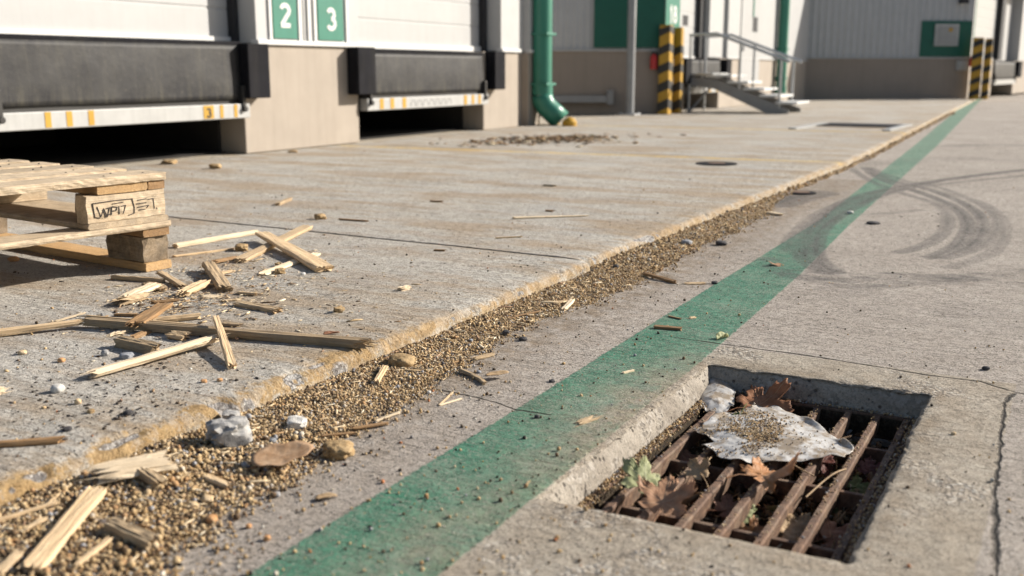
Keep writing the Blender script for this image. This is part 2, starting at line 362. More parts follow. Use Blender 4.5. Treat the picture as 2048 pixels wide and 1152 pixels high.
M['galv']=mat_plain('galvanised_steel',(.42,.43,.44),.42,.1,metal=.55,streak=.15)
M['dark']=mat_plain('interior_shade',(.03,.027,.025),.9,.2)  # near-black: shade inside dock pits and pipe mouth put into the colour
M['seal']=mat_plain('dark_seal',(.03,.03,.032),.8,.1)
M['postgrey']=mat_plain('post_grey',(.24,.245,.25),.55,.1,metal=.3)
M['red']=mat_plain('red_paint',(.42,.03,.025),.4,.1)
M['vent']=mat_plain('vent_grey',(.25,.25,.25),.5,.1)
M['ink']=mat_plain('marker_ink',(.045,.038,.035),.8,.2)
M['green_shaded']=mat_plain('shaded_green_panel',(.006,.085,.058),.5,.08)  # green paint darkened: shade on the walls turned from the sun is in the colour
M['roof']=mat_plain('roof_sheet',(.30,.31,.31),.6,.1)
def mat_rust():
    N=NT('rusty_iron'); P=N.pos()
    n=N.noise(P,60,6,.75); col=N.ramp(n,[(.3,(.055,.034,.024)),(.5,(.125,.073,.048)),(.62,(.20,.12,.075)),(.8,(.30,.21,.145))])
    d=N.ramp(N.noise(P,19,5,.7),[(.5,0),(.66,1)]); col=N.mix(N.math('MULTIPLY',d,.5),col,(.26,.20,.14))
    return N.fin(col,.75,N.bump(N.noise(P,260,4,.7),.0012,1.0),.15)
M['rust']=mat_rust()
def mat_recess():
    N=NT('recess_concrete'); P=N.pos()
    col=N.mix(N.ramp(N.noise(P,8,5,.6),[(.35,0),(.65,1)]),(.23,.20,.165),(.35,.315,.265))
    col=N.mix(1.0,col,N.ramp(N.noise(P,190,3,.7),[(.3,.5),(.5,1),(.8,1.2)]),'MULTIPLY')
    c=N.math('MULTIPLY',N.ramp(N.vor(P,60),[(.16,1),(.28,0)]),N.ramp(N.noise(P,15,2,.5),[(.44,0),(.54,1)]))
    col=N.mix(N.math('MULTIPLY',c,.85),col,(.05,.04,.033))
    agg=N.sep(N.vor(P,120,'F1','Color'))[0]; ac=N.ramp(agg,[(0,(.10,.09,.08)),(.5,(.28,.245,.20)),(1,(.42,.39,.35))])
    col=N.mix(N.math('MULTIPLY',N.ramp(N.noise(P,9,4,.6),[(.47,0),(.56,1)]),.6),col,ac)
    h=N.math('SUBTRACT',N.noise(P,150,4,.7),N.math('MULTIPLY',c,1.2))
    return N.fin(col,.92,N.bump(h,.003,1.0),spec=.3)
M['recess']=mat_recess()
def mat_soil():
    N=NT('dark_soil'); P=N.pos()
    col=N.ramp(N.noise(P,90,6,.75),[(.3,(.02,.014,.010)),(.5,(.055,.040,.026)),(.7,(.13,.10,.062))])
    return N.fin(col,.95,N.bump(N.noise(P,120,5,.75),.008,1.0),spec=.2)
M['soil']=mat_soil()
def mat_sand():
    N=NT('sandy_bed'); P=N.pos()
    v=N.vor(P,260,'F1','Color'); col=N.ramp(N.sep(v)[0],[(0,(.08,.055,.032)),(.3,(.20,.14,.08)),(.7,(.33,.25,.16)),(1,(.46,.38,.26))])
    h=N.math('MULTIPLY',N.vor(P,260),-1.0)
    return N.fin(col,.9,N.bump(h,.003,1.0),spec=.25)
M['sand']=mat_sand()
M['grain']=mat_island('seed_grains',[(0,(.44,.31,.165)),(.22,(.52,.385,.22)),(.42,(.35,.235,.12)),(.54,(.58,.46,.30)),(.63,(.15,.10,.06)),(.72,(.40,.24,.12)),(.78,(.58,.52,.43)),(.81,(.05,.05,.058)),(.85,(.12,.08,.05)),(.95,(.33,.33,.34))],.9)
M['grit']=mat_island('loose_grit',[(0,(.03,.025,.022)),(.42,(.10,.07,.045)),(.55,(.50,.33,.15)),(.72,(.62,.44,.24)),(.84,(.44,.17,.07)),(.90,(.66,.62,.54)),(.95,(.22,.23,.25))],.7)
M['flake']=mat_island('wood_crumbs',[(0,(.52,.38,.22)),(.3,(.66,.53,.35)),(.55,(.30,.19,.10)),(.75,(.10,.065,.04)),(.86,(.74,.66,.5)),(.94,(.35,.22,.14))],.8)
M['darkflake']=mat_island('dark_flakes',[(0,(.025,.022,.025)),(.5,(.045,.038,.035)),(.75,(.09,.055,.035)),(.9,(.03,.03,.04))],.7)
M['duff']=mat_island('leaf_scraps',[(0,(.07,.045,.028)),(.22,(.18,.11,.06)),(.42,(.33,.21,.11)),(.58,(.38,.27,.15)),(.72,(.18,.075,.035)),(.82,(.55,.46,.32)),(.90,(.10,.10,.04)),(.95,(.30,.29,.27))],.8)
def mat_stone(name,c0,c1,cd):
    N=NT(name); P=N.coord('Object'); n=N.noise(P,40,6,.7)
    col=N.ramp(n,[(.32,cd),(.45,c0),(.65,c1)]); sp=N.ramp(N.noise(P,260,3,.7),[(.62,0),(.7,1)]); col=N.mix(N.math('MULTIPLY',sp,.7),col,(.05,.045,.045))
    return N.fin(col,.85,N.bump(N.noise(P,140,5,.75),.003,1.0),spec=.3)
M['stone']=mat_stone('grey_stone',(.27,.265,.26),(.50,.48,.45),(.10,.105,.115))
M['stone_white']=mat_stone('white_stone',(.50,.48,.44),(.72,.70,.66),(.30,.30,.30))
M['stone_blue']=mat_stone('blue_grey_stone',(.24,.25,.27),(.36,.37,.39),(.14,.15,.17))
M['stone_tan']=mat_stone('tan_stone',(.52,.38,.22),(.64,.50,.33),(.34,.22,.12))
M['stone_orange']=mat_stone('orange_stone',(.50,.26,.11),(.58,.34,.17),(.36,.16,.06))
M['stone_dark']=mat_stone('dark_stone',(.045,.042,.045),(.085,.08,.08),(.02,.02,.022))
M['clod']=mat_stone('dirt_clod',(.30,.20,.095),(.43,.31,.17),(.14,.085,.04))
def mat_leaf(name,c,cv,cs,trans=.25):
    N=NT(name); P=N.coord('Object'); v=N.attr('vein')
    col=N.mix(N.ramp(N.noise(P,45,5,.65),[(.35,0),(.65,1)]),c,cs)
    col=N.mix(N.math('MULTIPLY',N.ramp(N.noise(P,160,3,.6),[(.62,0),(.7,1)]),.5),col,tuple(x*.35 for x in c))
    col=N.mix(N.ramp(v,[(.55,0),(.95,.85)]),col,cv)
    m=N.fin(col,.6,N.bump(N.math('ADD',N.noise(P,90,4,.6),N.math('MULTIPLY',v,.8)),.0015,1.0),spec=.35)
    tr=N.new('ShaderNodeBsdfTranslucent'); N.L(col,tr.inputs[0]); mx=N.new('ShaderNodeMixShader'); mx.inputs[0].default_value=trans
    N.L(N.b.outputs[0],mx.inputs[1]); N.L(tr.outputs[0],mx.inputs[2]); N.L(mx.outputs[0],N.out.inputs[0]); return m
M['leaf_brown']=mat_leaf('brown_leaf',(.30,.15,.085),(.42,.25,.14),(.20,.085,.045))
M['leaf_tan']=mat_leaf('tan_leaf',(.50,.30,.18),(.58,.40,.26),(.38,.20,.11))
M['leaf_orange']=mat_leaf('orange_leaf',(.42,.17,.045),(.5,.3,.14),(.52,.31,.18))
M['leaf_pale']=mat_leaf('pale_green_leaf',(.42,.43,.23),(.60,.58,.38),(.30,.33,.15))
M['leaf_green']=mat_leaf('green_leaf',(.12,.17,.04),(.25,.27,.1),(.17,.16,.05))
M['leaf_red']=mat_leaf('dark_red_leaf',(.16,.045,.035),(.25,.10,.06),(.09,.03,.025))
M['leaf_dry']=mat_leaf('dry_buff_leaf',(.52,.38,.23),(.62,.48,.31),(.42,.28,.15))
def mat_plastic():
    N=NT('dirty_plastic_sheet'); P=N.coord('Object')
    col=N.mix(N.ramp(N.noise(P,14,5,.65),[(.35,0),(.62,1)]),(.60,.585,.56),(.74,.73,.71))
    d=N.math('MULTIPLY',N.ramp(N.noise(P,20,6,.75),[(.47,0),(.58,1)]),.8); col=N.mix(d,col,(.33,.24,.14))
    sp=N.math('MULTIPLY',N.ramp(N.noise(P,180,3,.6),[(.64,0),(.69,1)]),.8); col=N.mix(sp,col,(.13,.08,.045))
    m=N.fin(col,.42,N.bump(N.noise(P,45,3,.6),.0010,1.0),spec=.5)
    tr=N.new('ShaderNodeBsdfTranslucent'); N.L(col,tr.inputs[0]); mx=N.new('ShaderNodeMixShader'); mx.inputs[0].default_value=.35
    N.L(N.b.outputs[0],mx.inputs[1]); N.L(tr.outputs[0],mx.inputs[2]); N.L(mx.outputs[0],N.out.inputs[0]); return m
M['plastic']=mat_plastic()
M['leaf_buff']=mat_leaf('curled_buff_leaf',(.56,.39,.25),(.44,.28,.17),(.40,.24,.13))
M['leaf_rust']=mat_leaf('rust_leaf',(.36,.17,.085),(.48,.28,.15),(.26,.11,.05))

# ------------------------------------------------------------------ ground levels
ZA=.05                                             # top of the loading apron above the road
def K(Y):  return np.interp(Y,[-60,3.27,3.31,8,12,27,60],[-1.452,-1.452,-1.480,-1.47,-1.62,-2.2,-3.4])
def SLf(Y): return np.interp(Y,[-60,1,2,2.9,5,10.6,21.7,27,60],[-.975,-.978,-.989,-1.012,-1.045,-1.36,-2.03,-2.27,-4])
def SRf(Y): return np.interp(Y,[-60,1.1,2.5,3.6,4.9,10.6,25,27,60],[-.73,-.732,-.762,-.805,-.885,-1.16,-1.98,-2.08,-3.7])
DR=dict(x0=-.728,x1=-.237,y0=1.465,y1=2.362)       # the drain opening
def grid_faces(nx,ny):
    i=np.arange(ny-1)[:,None]*nx+np.arange(nx-1)[None,:]
    return np.stack([i,i+1,i+nx+1,i+nx],-1).reshape(-1,4)
def polyd(X,Y,pts):                                # distance to a polyline
    d=np.full(X.shape,9.)
    for (ax,ay),(bx_,by_) in zip(pts[:-1],pts[1:]):
        vx,vy=bx_-ax,by_-ay; t=np.clip(((X-ax)*vx+(Y-ay)*vy)/(vx*vx+vy*vy),0,1)
        d=np.minimum(d,np.hypot(X-ax-t*vx,Y-ay-t*vy))
    return d
def smooth_curve(pts,n=40):
    pts=np.array(pts,float); t=np.arange(len(pts)); tt=np.linspace(0,len(pts)-1,n)
    out=[]
    for u in tt:
        i=min(int(u),len(pts)-2); f=u-i
        p0=pts[max(i-1,0)];p1=pts[i];p2=pts[i+1];p3=pts[min(i+2,len(pts)-1)]
        out.append(.5*((2*p1)+(-p0+p2)*f+(2*p0-5*p1+4*p2-p3)*f*f+(-p0+3*p1-3*p2+p3)*f**3))
    return [tuple(o) for o in out]
def build_road():
    xs=np.unique(np.concatenate([np.linspace(-60,-4,12),np.linspace(-4,-1.7,16),np.arange(-1.6,.25,.008),np.linspace(.26,2,60),np.linspace(2,60,30),[DR['x0'],DR['x1']]]).round(5))
    ys=np.unique(np.concatenate([np.linspace(-30,.3,14),np.arange(.6,3.0,.008),np.arange(3.0,8.5,.018),np.arange(8.5,30,.15),np.linspace(30,110,20),[DR['y0'],DR['y1']]]).round(5))
    def clean(a,keep):
        ok=[a[0]]
        for v in a[1:]:
            if v-ok[-1]<.003:
                if any(abs(v-k)<1e-4 for k in keep): ok[-1]=v
                continue
            ok.append(v)
        return np.array(ok)
    xs=clean(xs,(DR['x0'],DR['x1'])); ys=clean(ys,(DR['y0'],DR['y1']))
    X,Y=np.meshgrid(xs,ys); nx,ny=len(xs),len(ys)
    Z=.0016*fbm(X*3,Y*3,3,3)+.0009*fbm(X*28,Y*28,4,2)
    Z=Z*np.where((np.abs(X)<3)&(Y<12),1,.3)
    F=grid_faces(nx,ny)
    cx=X.ravel()[F].mean(1); cy=Y.ravel()[F].mean(1)
    hole=(cx>DR['x0'])&(cx<DR['x1'])&(cy>DR['y0'])&(cy<DR['y1']); F=F[~hole]
    # broken rim of the opening
    dx=np.maximum(np.maximum(DR['x0']-X,X-DR['x1']),0); dy=np.maximum(np.maximum(DR['y0']-Y,Y-DR['y1']),0); dr=np.hypot(dx,dy)
    rim=np.exp(-dr/.012); chipn=sstep(.1,.8,fbm(X*38,Y*38,9,3)); Z=Z-rim*(.004+.012*chipn)
    jit=np.exp(-dr/.02)*.004
    inside=(X>=DR['x0']-1e-4)&(X<=DR['x1']+1e-4)&(Y>=DR['y0']-1e-4)&(Y<=DR['y1']+1e-4)
    sx=np.where(np.abs(X-DR['x0'])<1e-4,-1,np.where(np.abs(X-DR['x1'])<1e-4,1,0))*inside; sy=np.where(np.abs(Y-DR['y0'])<1e-4,-1,np.where(np.abs(Y-DR['y1'])<1e-4,1,0))*inside
    jn=.5+.7*fbm((X+Y)*55,(X-Y)*45,21,3)
    X2=X+sx*jn*.013*(dr<1e-4); Y2=Y+sy*jn*.013*(dr<1e-4)
    # painted line: signed distance, shifted for the ramp
    st=np.minimum(X-SLf(Y),SRf(Y)-X)+.5
    # wear next to the drain, tyre marks, dirt
    worn=np.exp(-np.hypot((X+.74)/.13,(Y-1.95)/.42)**2)*1.1+np.exp(-np.hypot((X+.80)/.08,(Y-1.2)/.2)**2)*.5
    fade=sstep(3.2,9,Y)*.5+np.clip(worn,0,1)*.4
    T=np.zeros_like(X)
    def mark(px,w,a):
        pts=smooth_curve([tuple(at(*p)[:2]) for p in px]); d=polyd(X,Y,pts); w=w*1.12; return min(a*1.15,1.0)*np.exp(-(d/w)**8)*(.86+.14*np.cos(d/w*6.0))*(.74+.26*sstep(-.5,.2,fbm(X*6,Y*6,int(px[0][0])%50,4)))
    for dy_,w,a in ((0,.034,1.0),(22,.028,.95)):
        T=np.maximum(T,mark([(1650+dy_*.9,545),(1610+dy_,510),(1625+dy_,455),(1690+dy_,405+dy_*.3),(1780,378+dy_*.3),(1900,358),(2060,338)],w*1.25,a))
    for k,(o,w,a) in enumerate(((0,.026,1.0),(26,.024,.9),(50,.02,.6))):
        T=np.maximum(T,mark([(1728+o*.3,335),(1765+o*.5,360),(1840+o*.8,385-o*.2),(1910+o*1.2,415),(1935+o*1.2,450),(1915+o,490),(1860+o*.8,515)],w*1.2,a))
    T=np.maximum(T,mark([(1555,520),(1580,545),(1660,560),(1760,552),(1900,556),(2060,545)],.06,.95)*(.25+.75*sstep(-.1,.4,fbm(X*9,Y*14,33,3))))
    T=np.maximum(T,mark([(1575,500),(1590,468),(1650,420),(1740,392),(1850,372),(2060,350)],.030,.6))
    T=np.maximum(T,mark([(1700,335),(1742,362),(1800,385),(1880,412),(1895,450),(1860,485),(1800,505)],.03,.65))
    T=np.maximum(T,mark([(1760,345),(1850,375),(1960,405),(2005,445),(1990,500),(1900,535)],.03,.5))
    T=np.maximum(T,mark([(1580,540),(1700,575),(1850,562),(2060,570)],.05,.6)*(.2+.8*sstep(-.1,.4,fbm(X*9,Y*22,39,4))))
    T=np.maximum(T,mark([(1680,425),(1740,428),(1840,420)],.03,.55)*(.5+.5*sstep(-.1,.3,fbm(X*12,Y*14,35,3))))
    T=np.maximum(T,mark([(1540,408),(1580,396),(1625,386)],.13,1.0))
    T=np.maximum(T,mark([(1890,292),(1960,290),(2060,291)],.10,.45))
    T=np.maximum(T,mark([(1700,330),(1900,318),(2060,322)],.16,.18))
    T=np.maximum(T,mark([(1660,560),(1800,610),(2060,650)],.16,.25)*(.3+.7*sstep(-.1,.4,fbm(X*5,Y*8,37,3))))
    dirt=np.exp(-np.clip(X-(-1.2),0,9)/.07)*(X>-1.6)*1.0*(Y<7)+.6*np.exp(-np.abs(dr-.03)/.03)*(dr>0)+.15
    dirt=np.clip(dirt,0,1)
    col=((X>-.80)&(X<-.068)&(Y<2.545)).astype(float)
    mx=np.minimum(np.minimum(X+.76,-.068-X)/.04,(2.545-Y)/.04); col=sstep(-.5,.5,mx)*(Y<2.7)
    cf=Y-np.interp(X,[-1.3,-.85,-.51,-.26,-.143,-.066,.02,.6,2],[2.60,2.565,2.553,2.52,2.525,2.47,2.46,2.50,2.52]); cf=np.where(np.abs(cf)>.05,np.sign(cf)*9,cf)
    cf=np.where(X<-.90,9,cf)
    cs=X-np.interp(Y,[0,1.5,1.8,1.98,2.22,2.4,2.47],[-.02,-.040,-.062,-.070,-.078,-.083,-.066]); cs=np.where(Y>2.47,9,cs)
    cl=Y-np.interp(X,[-1.2,-1.10,-1.03,-.985,-.906,-.7],[1.875,1.869,1.856,1.836,1.842,1.85]); cl=np.where(X>-.90,9,cl)+np.clip(X+.96,0,1)*.0
    V=np.stack([X2,Y2,Z],-1).reshape(-1,3)
    me=mesh_np('road',V,F,[M['road']],True,None,dict(stripe=st,worn=np.clip(worn,0,1),fade=fade,tyre=np.clip(T,0,1),dirt=dirt,collar=col,crack_far=cf,crack_side=cs,crack_left=cl))
    tag(link('road',me),'weathered grey concrete road with a green painted line','road',None,'structure')
build_road()
def chipfield(Y,e):
    c=sstep(.32,.62,fbm(Y*9.5+3,e*14,41,3)); c2=sstep(.40,.6,fbm(Y*31,e*40,43,3)); return c,c2
def build_apron():
    prof=[(.004,-.012),(.004,.0),(.003,.008),(.002,.016),(.001,.023),(.0,.029),(-.002,.034),(-.005,.0385),(-.009,.042),(-.014,.0448),(-.020,.0468),(-.027,.0482),(-.036,.0492),(-.046,.0498)]
    off=[p[0] for p in prof]; zz=[p[1] for p in prof]
    e=[0]
    for a,b in zip(prof[:-1],prof[1:]): e.append(e[-1]+math.hypot(b[0]-a[0],b[1]-a[1]))
    ex=list(np.arange(.055,.30,.009))+list(np.arange(.31,1.3,.016))+list(np.arange(1.32,2.8,.04))+list(np.linspace(2.9,4.25,18))
    for d in ex: off.append(-d); zz.append(.05); e.append(e[-1]+(d+off[-2]))
    off=np.array(off); zz=np.array(zz); e=np.array(e)
    ys=np.unique(np.concatenate([np.linspace(-30,.4,20),np.arange(.4,.8,.02),np.arange(.8,3.15,.007),np.arange(3.15,3.45,.0025),np.arange(3.45,7,.016),np.arange(7,14,.06),np.linspace(14,60,120)]).round(5))
    O,Y=np.meshgrid(off,ys); E,_=np.meshgrid(e,ys); Z0,_=np.meshgrid(zz,ys)
    Kx=K(Y); wob=.007*fbm(Y*2.6,Y*0,51,3)+.0035*fbm(Y*22,Y*0,52,3)
    near=np.exp(-np.maximum(-O,0)/.05)
    X=Kx+O+wob*near
    Z=Z0+ (.0012*fbm(X*3,Y*3,5,3)+.0007*fbm(X*30,Y*30,6,2))*(Z0>.04)
    c,c2=chipfield(Y,E)
    band=np.exp(-((E-.052)/.030)**2); big=c*band; small=c2*np.exp(-((E-.05)/.03)**2)
    Z=Z-big*.013-small*.004; X=X-big*.010*(E<.07)-small*.003*(E<.07)
    rough=np.exp(-((E-.03)/.03)**2)*.0016*fbm(Y*70,E*80,58,2); X=X+rough
    # the open joint across the slab, broken corner beside it
    yj=3.27+(-1.458-X)*.042; dj=np.abs(Y-yj); gr=np.exp(-(dj/.0075)**4)
    brk=np.exp(-((Y-3.29)/.028)**2)*np.exp(-np.maximum(-O,0)/.03)
    Z=Z-gr*.022*(Z0>.03)-brk*.018*(Z0>.02); X=X-brk*.014
    gr2=np.exp(-((dj)/.011)**4)
    chip=np.clip(big*1.1+small*.8+brk,0,1)
    for (px,py,r) in ((690,722,.030),(635,757,.018),(505,795,.026),(460,805,.02),(300,880,.02),(870,655,.022),(900,640,.014)):
        p=at(px,py,.045); chip=np.maximum(chip,np.exp(-((X-p.x)**2+((Y-p.y)*.7)**2)/r**2))
    Z=Z-np.clip(chip,0,1)*.0015
    reach=np.interp(Y,[0,1.2,1.6,2.2,3,5,12,60],[.20,.18,.15,.115,.095,.09,.09,.12])
    V=np.stack([X,Y,Z],-1).reshape(-1,3)
    me=mesh_np('loading_apron',V,grid_faces(len(off),len(ys))[:,::-1],[M['apron']],True,None,dict(edge=E,chip=chip,groove=gr2*(Z0>.03),reach=reach))
    tag(link('loading_apron',me),'raised grey concrete slab with a chipped ochre lip','pavement',None,'structure')
    # the slab carried on under and behind the buildings
    me=mesh('slab_base',[(-60,-30,.045),(-5.5,-30,.045),(-5.5,60,.045),(-60,60,.045)],[(0,1,2,3)],M['apron'])
    tag(link('slab_base',me),None,None,None,'structure')
build_apron()

# ------------------------------------------------------------------ drain recess and grate
def build_recess():
    V=[];F=[];dz=-.065
    def wall(p0,p1,nrm,z1,seed):
        n0=len(V); L=math.hypot(p1[0]-p0[0],p1[1]-p0[1]); nx=int(L/.008)+1; nz=14
        for j in range(nz):
            z=.0+z1*j/(nz-1)
            for i in range(nx):
                t=i/(nx-1); x=p0[0]+(p1[0]-p0[0])*t; y=p0[1]+(p1[1]-p0[1])*t
                k=float(fbm(np.array(t*L*38),np.array(z*60),seed,3))*.004; k2=float(fbm(np.array(t*L*9),np.array(z*8),seed+3,2))*.004
                b=(j/(nz-1)); o=-.016*(1-b)**4+.012*b + k+k2
                V.append((x+nrm[0]*o,y+nrm[1]*o,z-(.004 if j==0 else 0)+(.002 if j==0 else 0)))
        for j in range(nz-1):
            for i in range(nx-1):
                a=n0+j*nx+i; F.append((a,a+1,a+nx+1,a+nx))
    x0,x1,y0,y1=DR['x0'],DR['x1'],DR['y0'],DR['y1']
    wall((x0,y0-.01),(x0,y1+.01),(1,0),dz,61); wall((x1,y1+.01),(x1,y0-.01),(-1,0),dz,62)
    wall((x0-.01,y1),(x1+.01,y1),(0,-1),dz,63); wall((x1+.01,y0),(x0-.01,y0),(0,1),dz,64)
    me=mesh('drain_recess',V,F,M['recess'],True); tag(link('drain_recess',me),None,None,None,'structure')
    # pit below the grate
    b=MB(); a=.03
    b.add([(x0+a,y0+a,-.06),(x1-a,y0+a,-.06),(x1-a,y1-a,-.06),(x0+a,y1-a,-.06),(x0+a,y0+a,-.4),(x1-a,y0+a,-.4),(x1-a,y1-a,-.4),(x0+a,y1-a,-.4)],[(0,4,5,1),(1,5,6,2),(2,6,7,3),(3,7,4,0),(4,7,6,5)])
    tag(b.build('drain_pit',M['soil']),None,None,None,'structure')
    # ledge that carries the frame
    b=MB(); w=.045
    b.box(x0-.03,x0+w,y0-.03,y1+.03,-.12,-.1085); b.box(x1-w,x1+.03,y0-.03,y1+.03,-.12,-.1085)
    b.box(x0+w,x1-w,y0-.03,y0+w,-.12,-.1085); b.box(x0+w,x1-w,y1-w,y1+.03,-.12,-.1085)
    tag(b.build('drain_ledge',M['recess']),None,None,None,'structure')
    # silt bed
    xs=np.linspace(x0+.03,x1-.03,60); ys=np.linspace(y0+.03,y1-.03,110); X,Y=np.meshgrid(xs,ys)
    Z=-.140+.024*fbm(X*9,Y*9,71,4)+.03*np.exp(-((X-x0)/.15)**2)
    me=mesh_np('drain_silt',np.stack([X,Y,Z],-1).reshape(-1,3),grid_faces(60,110),[M['soil']])
    tag(link('drain_silt',me),'dark wet silt filling the drain pit','silt',None,'stuff')
build_recess()
def build_grate():
    g=empty('drain_grate',((DR['x0']+DR['x1'])/2,(DR['y0']+DR['y1'])/2,-.1085),0,'rusty iron bar grate sunk in the square drain opening','drain grate'); 
    ox,oy,oz=g.location
    x0,x1,y0,y1=DR['x0']+.012,DR['x1']-.012,DR['y0']+.012,DR['y1']-.012; zt=-.056
    def L(b): b.V=[(v[0]-ox,v[1]-oy,v[2]-oz) for v in b.V]; return b
    b=MB(); t=.012
    b.box(x0,x0+t,y0,y1,-.107,zt); b.box(x1-t,x1,y0,y1,-.107,zt); b.box(x0+t,x1-t,y0,y0+t,-.107,zt); b.box(x0+t,x1-t,y1-t,y1,-.107,zt)
    b.box(x0+t,x0+.032,y0+t,y1-t,-.107,-.1); 
    L(b).build('frame',M['rust'],g,bevel=.002)
    for x in (-.668,-.600,-.532,-.464,-.396,-.334,-.272):
        b=MB(); w=.0078; n=26
        ys=np.linspace(y0+t,y1-t,n)
        prof=[(-w,-.004),(-w*.75,0),(w*.75,0),(w,-.004),(w*.55,-.036),(-w*.55,-.036)]
        V=[];F=[]
        for i,y in enumerate(ys):
            jx=.0012*math.sin(i*1.3+x*90)
            for (dx,dz) in prof: V.append((x+dx+jx*.5,y,zt-.001+dz+.0006*math.sin(i*2.1+x*50)))
        for i in range(n-1):
            for k in range(6): a=i*6+k; c=i*6+(k+1)%6; F.append((a,c,c+6,a+6))
        b.add(V,F); L(b).build('bar',M['rust'],g)
    for y in (1.645,1.905,2.165):
        b=MB(); b.box(x0+t,x1-t,y-.006,y+.006,-.104,-.074); L(b).build('cross_bar',M['rust'],g,bevel=.0015)
build_grate()

# ------------------------------------------------------------------ grains, grit, crumbs (stuff nobody could count)
def ico(sub):
    bm=bmesh.new(); bmesh.ops.create_icosphere(bm,subdivisions=sub,radius=1.0)
    V=np.array([v.co[:] for v in bm.verts]); F=np.array([[v.index for v in f.verts] for f in bm.faces]); bm.free(); return V,F
def rotmats(n):
    q=RNG.normal(size=(n,4)); q/=np.linalg.norm(q,axis=1)[:,None]; w,x,y,z=q.T
    return np.stack([1-2*(y*y+z*z),2*(x*y-z*w),2*(x*z+y*w),2*(x*y+z*w),1-2*(x*x+z*z),2*(y*z-x*w),2*(x*z-y*w),2*(y*z+x*w),1-2*(x*x+y*y)],-1).reshape(n,3,3)
def scatter(P,S,sub=1,jit=.12,flat=None,rot='free'):
    """P (n,3) centres, S (n,3) radii -> joined vertices and faces"""
    V0,F0=ico(sub); n=len(P); 
    V=V0[None]*(1+jit*RNG.normal(size=(n,len(V0),1)))*S[:,None,:]
    if rot=='free': V=np.einsum('nij,nvj->nvi',rotmats(n),V)
    else:
        a=RNG.uniform(0,2*np.pi,n); c,s=np.cos(a),np.sin(a); V=np.stack([V[...,0]*c[:,None]-V[...,1]*s[:,None],V[...,0]*s[:,None]+V[...,1]*c[:,None],V[...,2]],-1)
    V=V+P[:,None,:]; F=F0[None]+(np.arange(n)*len(V0))[:,None,None]
    return V.reshape(-1,3),F.reshape(-1,3)
def gright(Y): return -.01+.03*fbm(np.asarray(Y)*6,np.asarray(Y)*0+4,82,3)+np.interp(Y,[.3,.95,1.2,1.4,1.62,1.8,2.17,2.5,2.9,3.3,3.9,5.1,5.5,5.9,7,9,12,20],[-1.05,-1.07,-1.15,-1.15,-1.18,-1.19,-1.265,-1.29,-1.26,-1.24,-1.28,-1.30,-1.37,-1.425,-1.435,-1.455,-1.575,-1.87])
def gh(X,Y):                                        # height of the drift of grains
    l=K(Y); r=gright(Y)+.045*fbm(Y*8,Y*0+1,81,4); t=np.clip((X-l)/(r-l),0,1.2)
    h=.0165*np.clip(1-t,0,1)*np.interp(Y,[.3,1.2,1.6,3.3,3.5,5,5.9],[1.5,1.2,.7,.85,1.25,1.0,.45]); h=np.where(t<1,h,0)
    h=h+.006*fbm(X*11,Y*11,83,3)*np.clip((1-t)*4,0,1)
    return np.where(t<1,np.maximum(h,.0008),-.002)
def gheight(x,y): return max(0.0,float(gh(np.array([x]),np.array([y]))[0]))
def build_gravel():
    parts=[];
    # sandy bed
    ys=np.concatenate([np.arange(.45,6.1,.012),np.arange(6.1,19,.05)]); ts=np.linspace(0,1.12,40); T,Y=np.meshgrid(ts,ys)
    l=K(Y)+.0; r=gright(Y); X=l+(r-l)*T+.002
    Z=gh(X,Y)-.0035; Z=np.where(T>1.0,-.004,Z)
    V=np.stack([X,Y,Z],-1).reshape(-1,3); F=grid_faces(40,len(ys)); F=np.concatenate([F[:,[0,1,2]],F[:,[0,2,3]]]); mi=[np.zeros(len(F),int)]
    Vs=[V];Fs=[F]; n=len(V)
    def drift(y0,y1,num,r0,sub,spread):
        Y=RNG.uniform(y0,y1,num); l=K(Y); r=gright(Y); t=RNG.uniform(0,1,num)**.9; ex=RNG.random(num)<spread; t=np.where(ex,1+RNG.exponential(.12,num),t)
        clump=.5+.5*fbm(Y*14,t*5,87,3); keep=(t<.82)|(RNG.random(num)<clump*1.2-(t-.82)*1.2)
        Y,l,r,t=Y[keep],l[keep],r[keep],t[keep]; X=l+(r-l)*t+.004
        S=r0*RNG.lognormal(-.06,.42,len(Y)); S=np.clip(S,r0*.4,r0*3.2); sc=np.stack([S*RNG.uniform(.9,1.25,len(Y)),S,S*RNG.uniform(.75,1,len(Y))],-1)
        Z=np.maximum(gh(X,Y),0)+S*RNG.uniform(-.75,1.2,len(Y)); Z=np.where(t>1,S*.7,Z)
        return scatter(np.stack([X,Y,Z],-1),sc,sub,.06)
    for a in ((.5,1.5,30000,.0020,2,.06),(1.5,2.3,36000,.0017,1,.06),(2.3,3.4,38000,.0016,1,.05),(3.4,5.9,36000,.0023,1,.03),(5.9,10,9000,.0036,1,.05),(10,19,7000,.0055,1,.05)):
        v,f=drift(*a); Vs.append(v); Fs.append(f+n); n+=len(v); mi.append(np.ones(len(f),int))
    # husks and chaff lying in the drift
    num=3400; Y=RNG.uniform(.6,5.4,num); l=K(Y); r=gright(Y); X=l+(r-l)*RNG.uniform(.05,.98,num); L=RNG.lognormal(-4.7,.45,num)
    P=np.stack([X,Y,np.maximum(gh(X,Y),0)+.004],-1); v,f=scatter(P,np.stack([L,L*.14,L*.08],-1),1,.1,rot='z'); Vs.append(v);Fs.append(f+n);n+=len(v);mi.append(np.full(len(f),2))
    me=mesh_np('seed_drift',np.concatenate(Vs),np.concatenate(Fs),[M['sand'],M['grain'],M['flake']],True,np.concatenate(mi))
    tag(link('seed_drift',me),'drift of spilled tan seeds and fine gravel along the kerb','gravel',None,'stuff')
build_gravel()
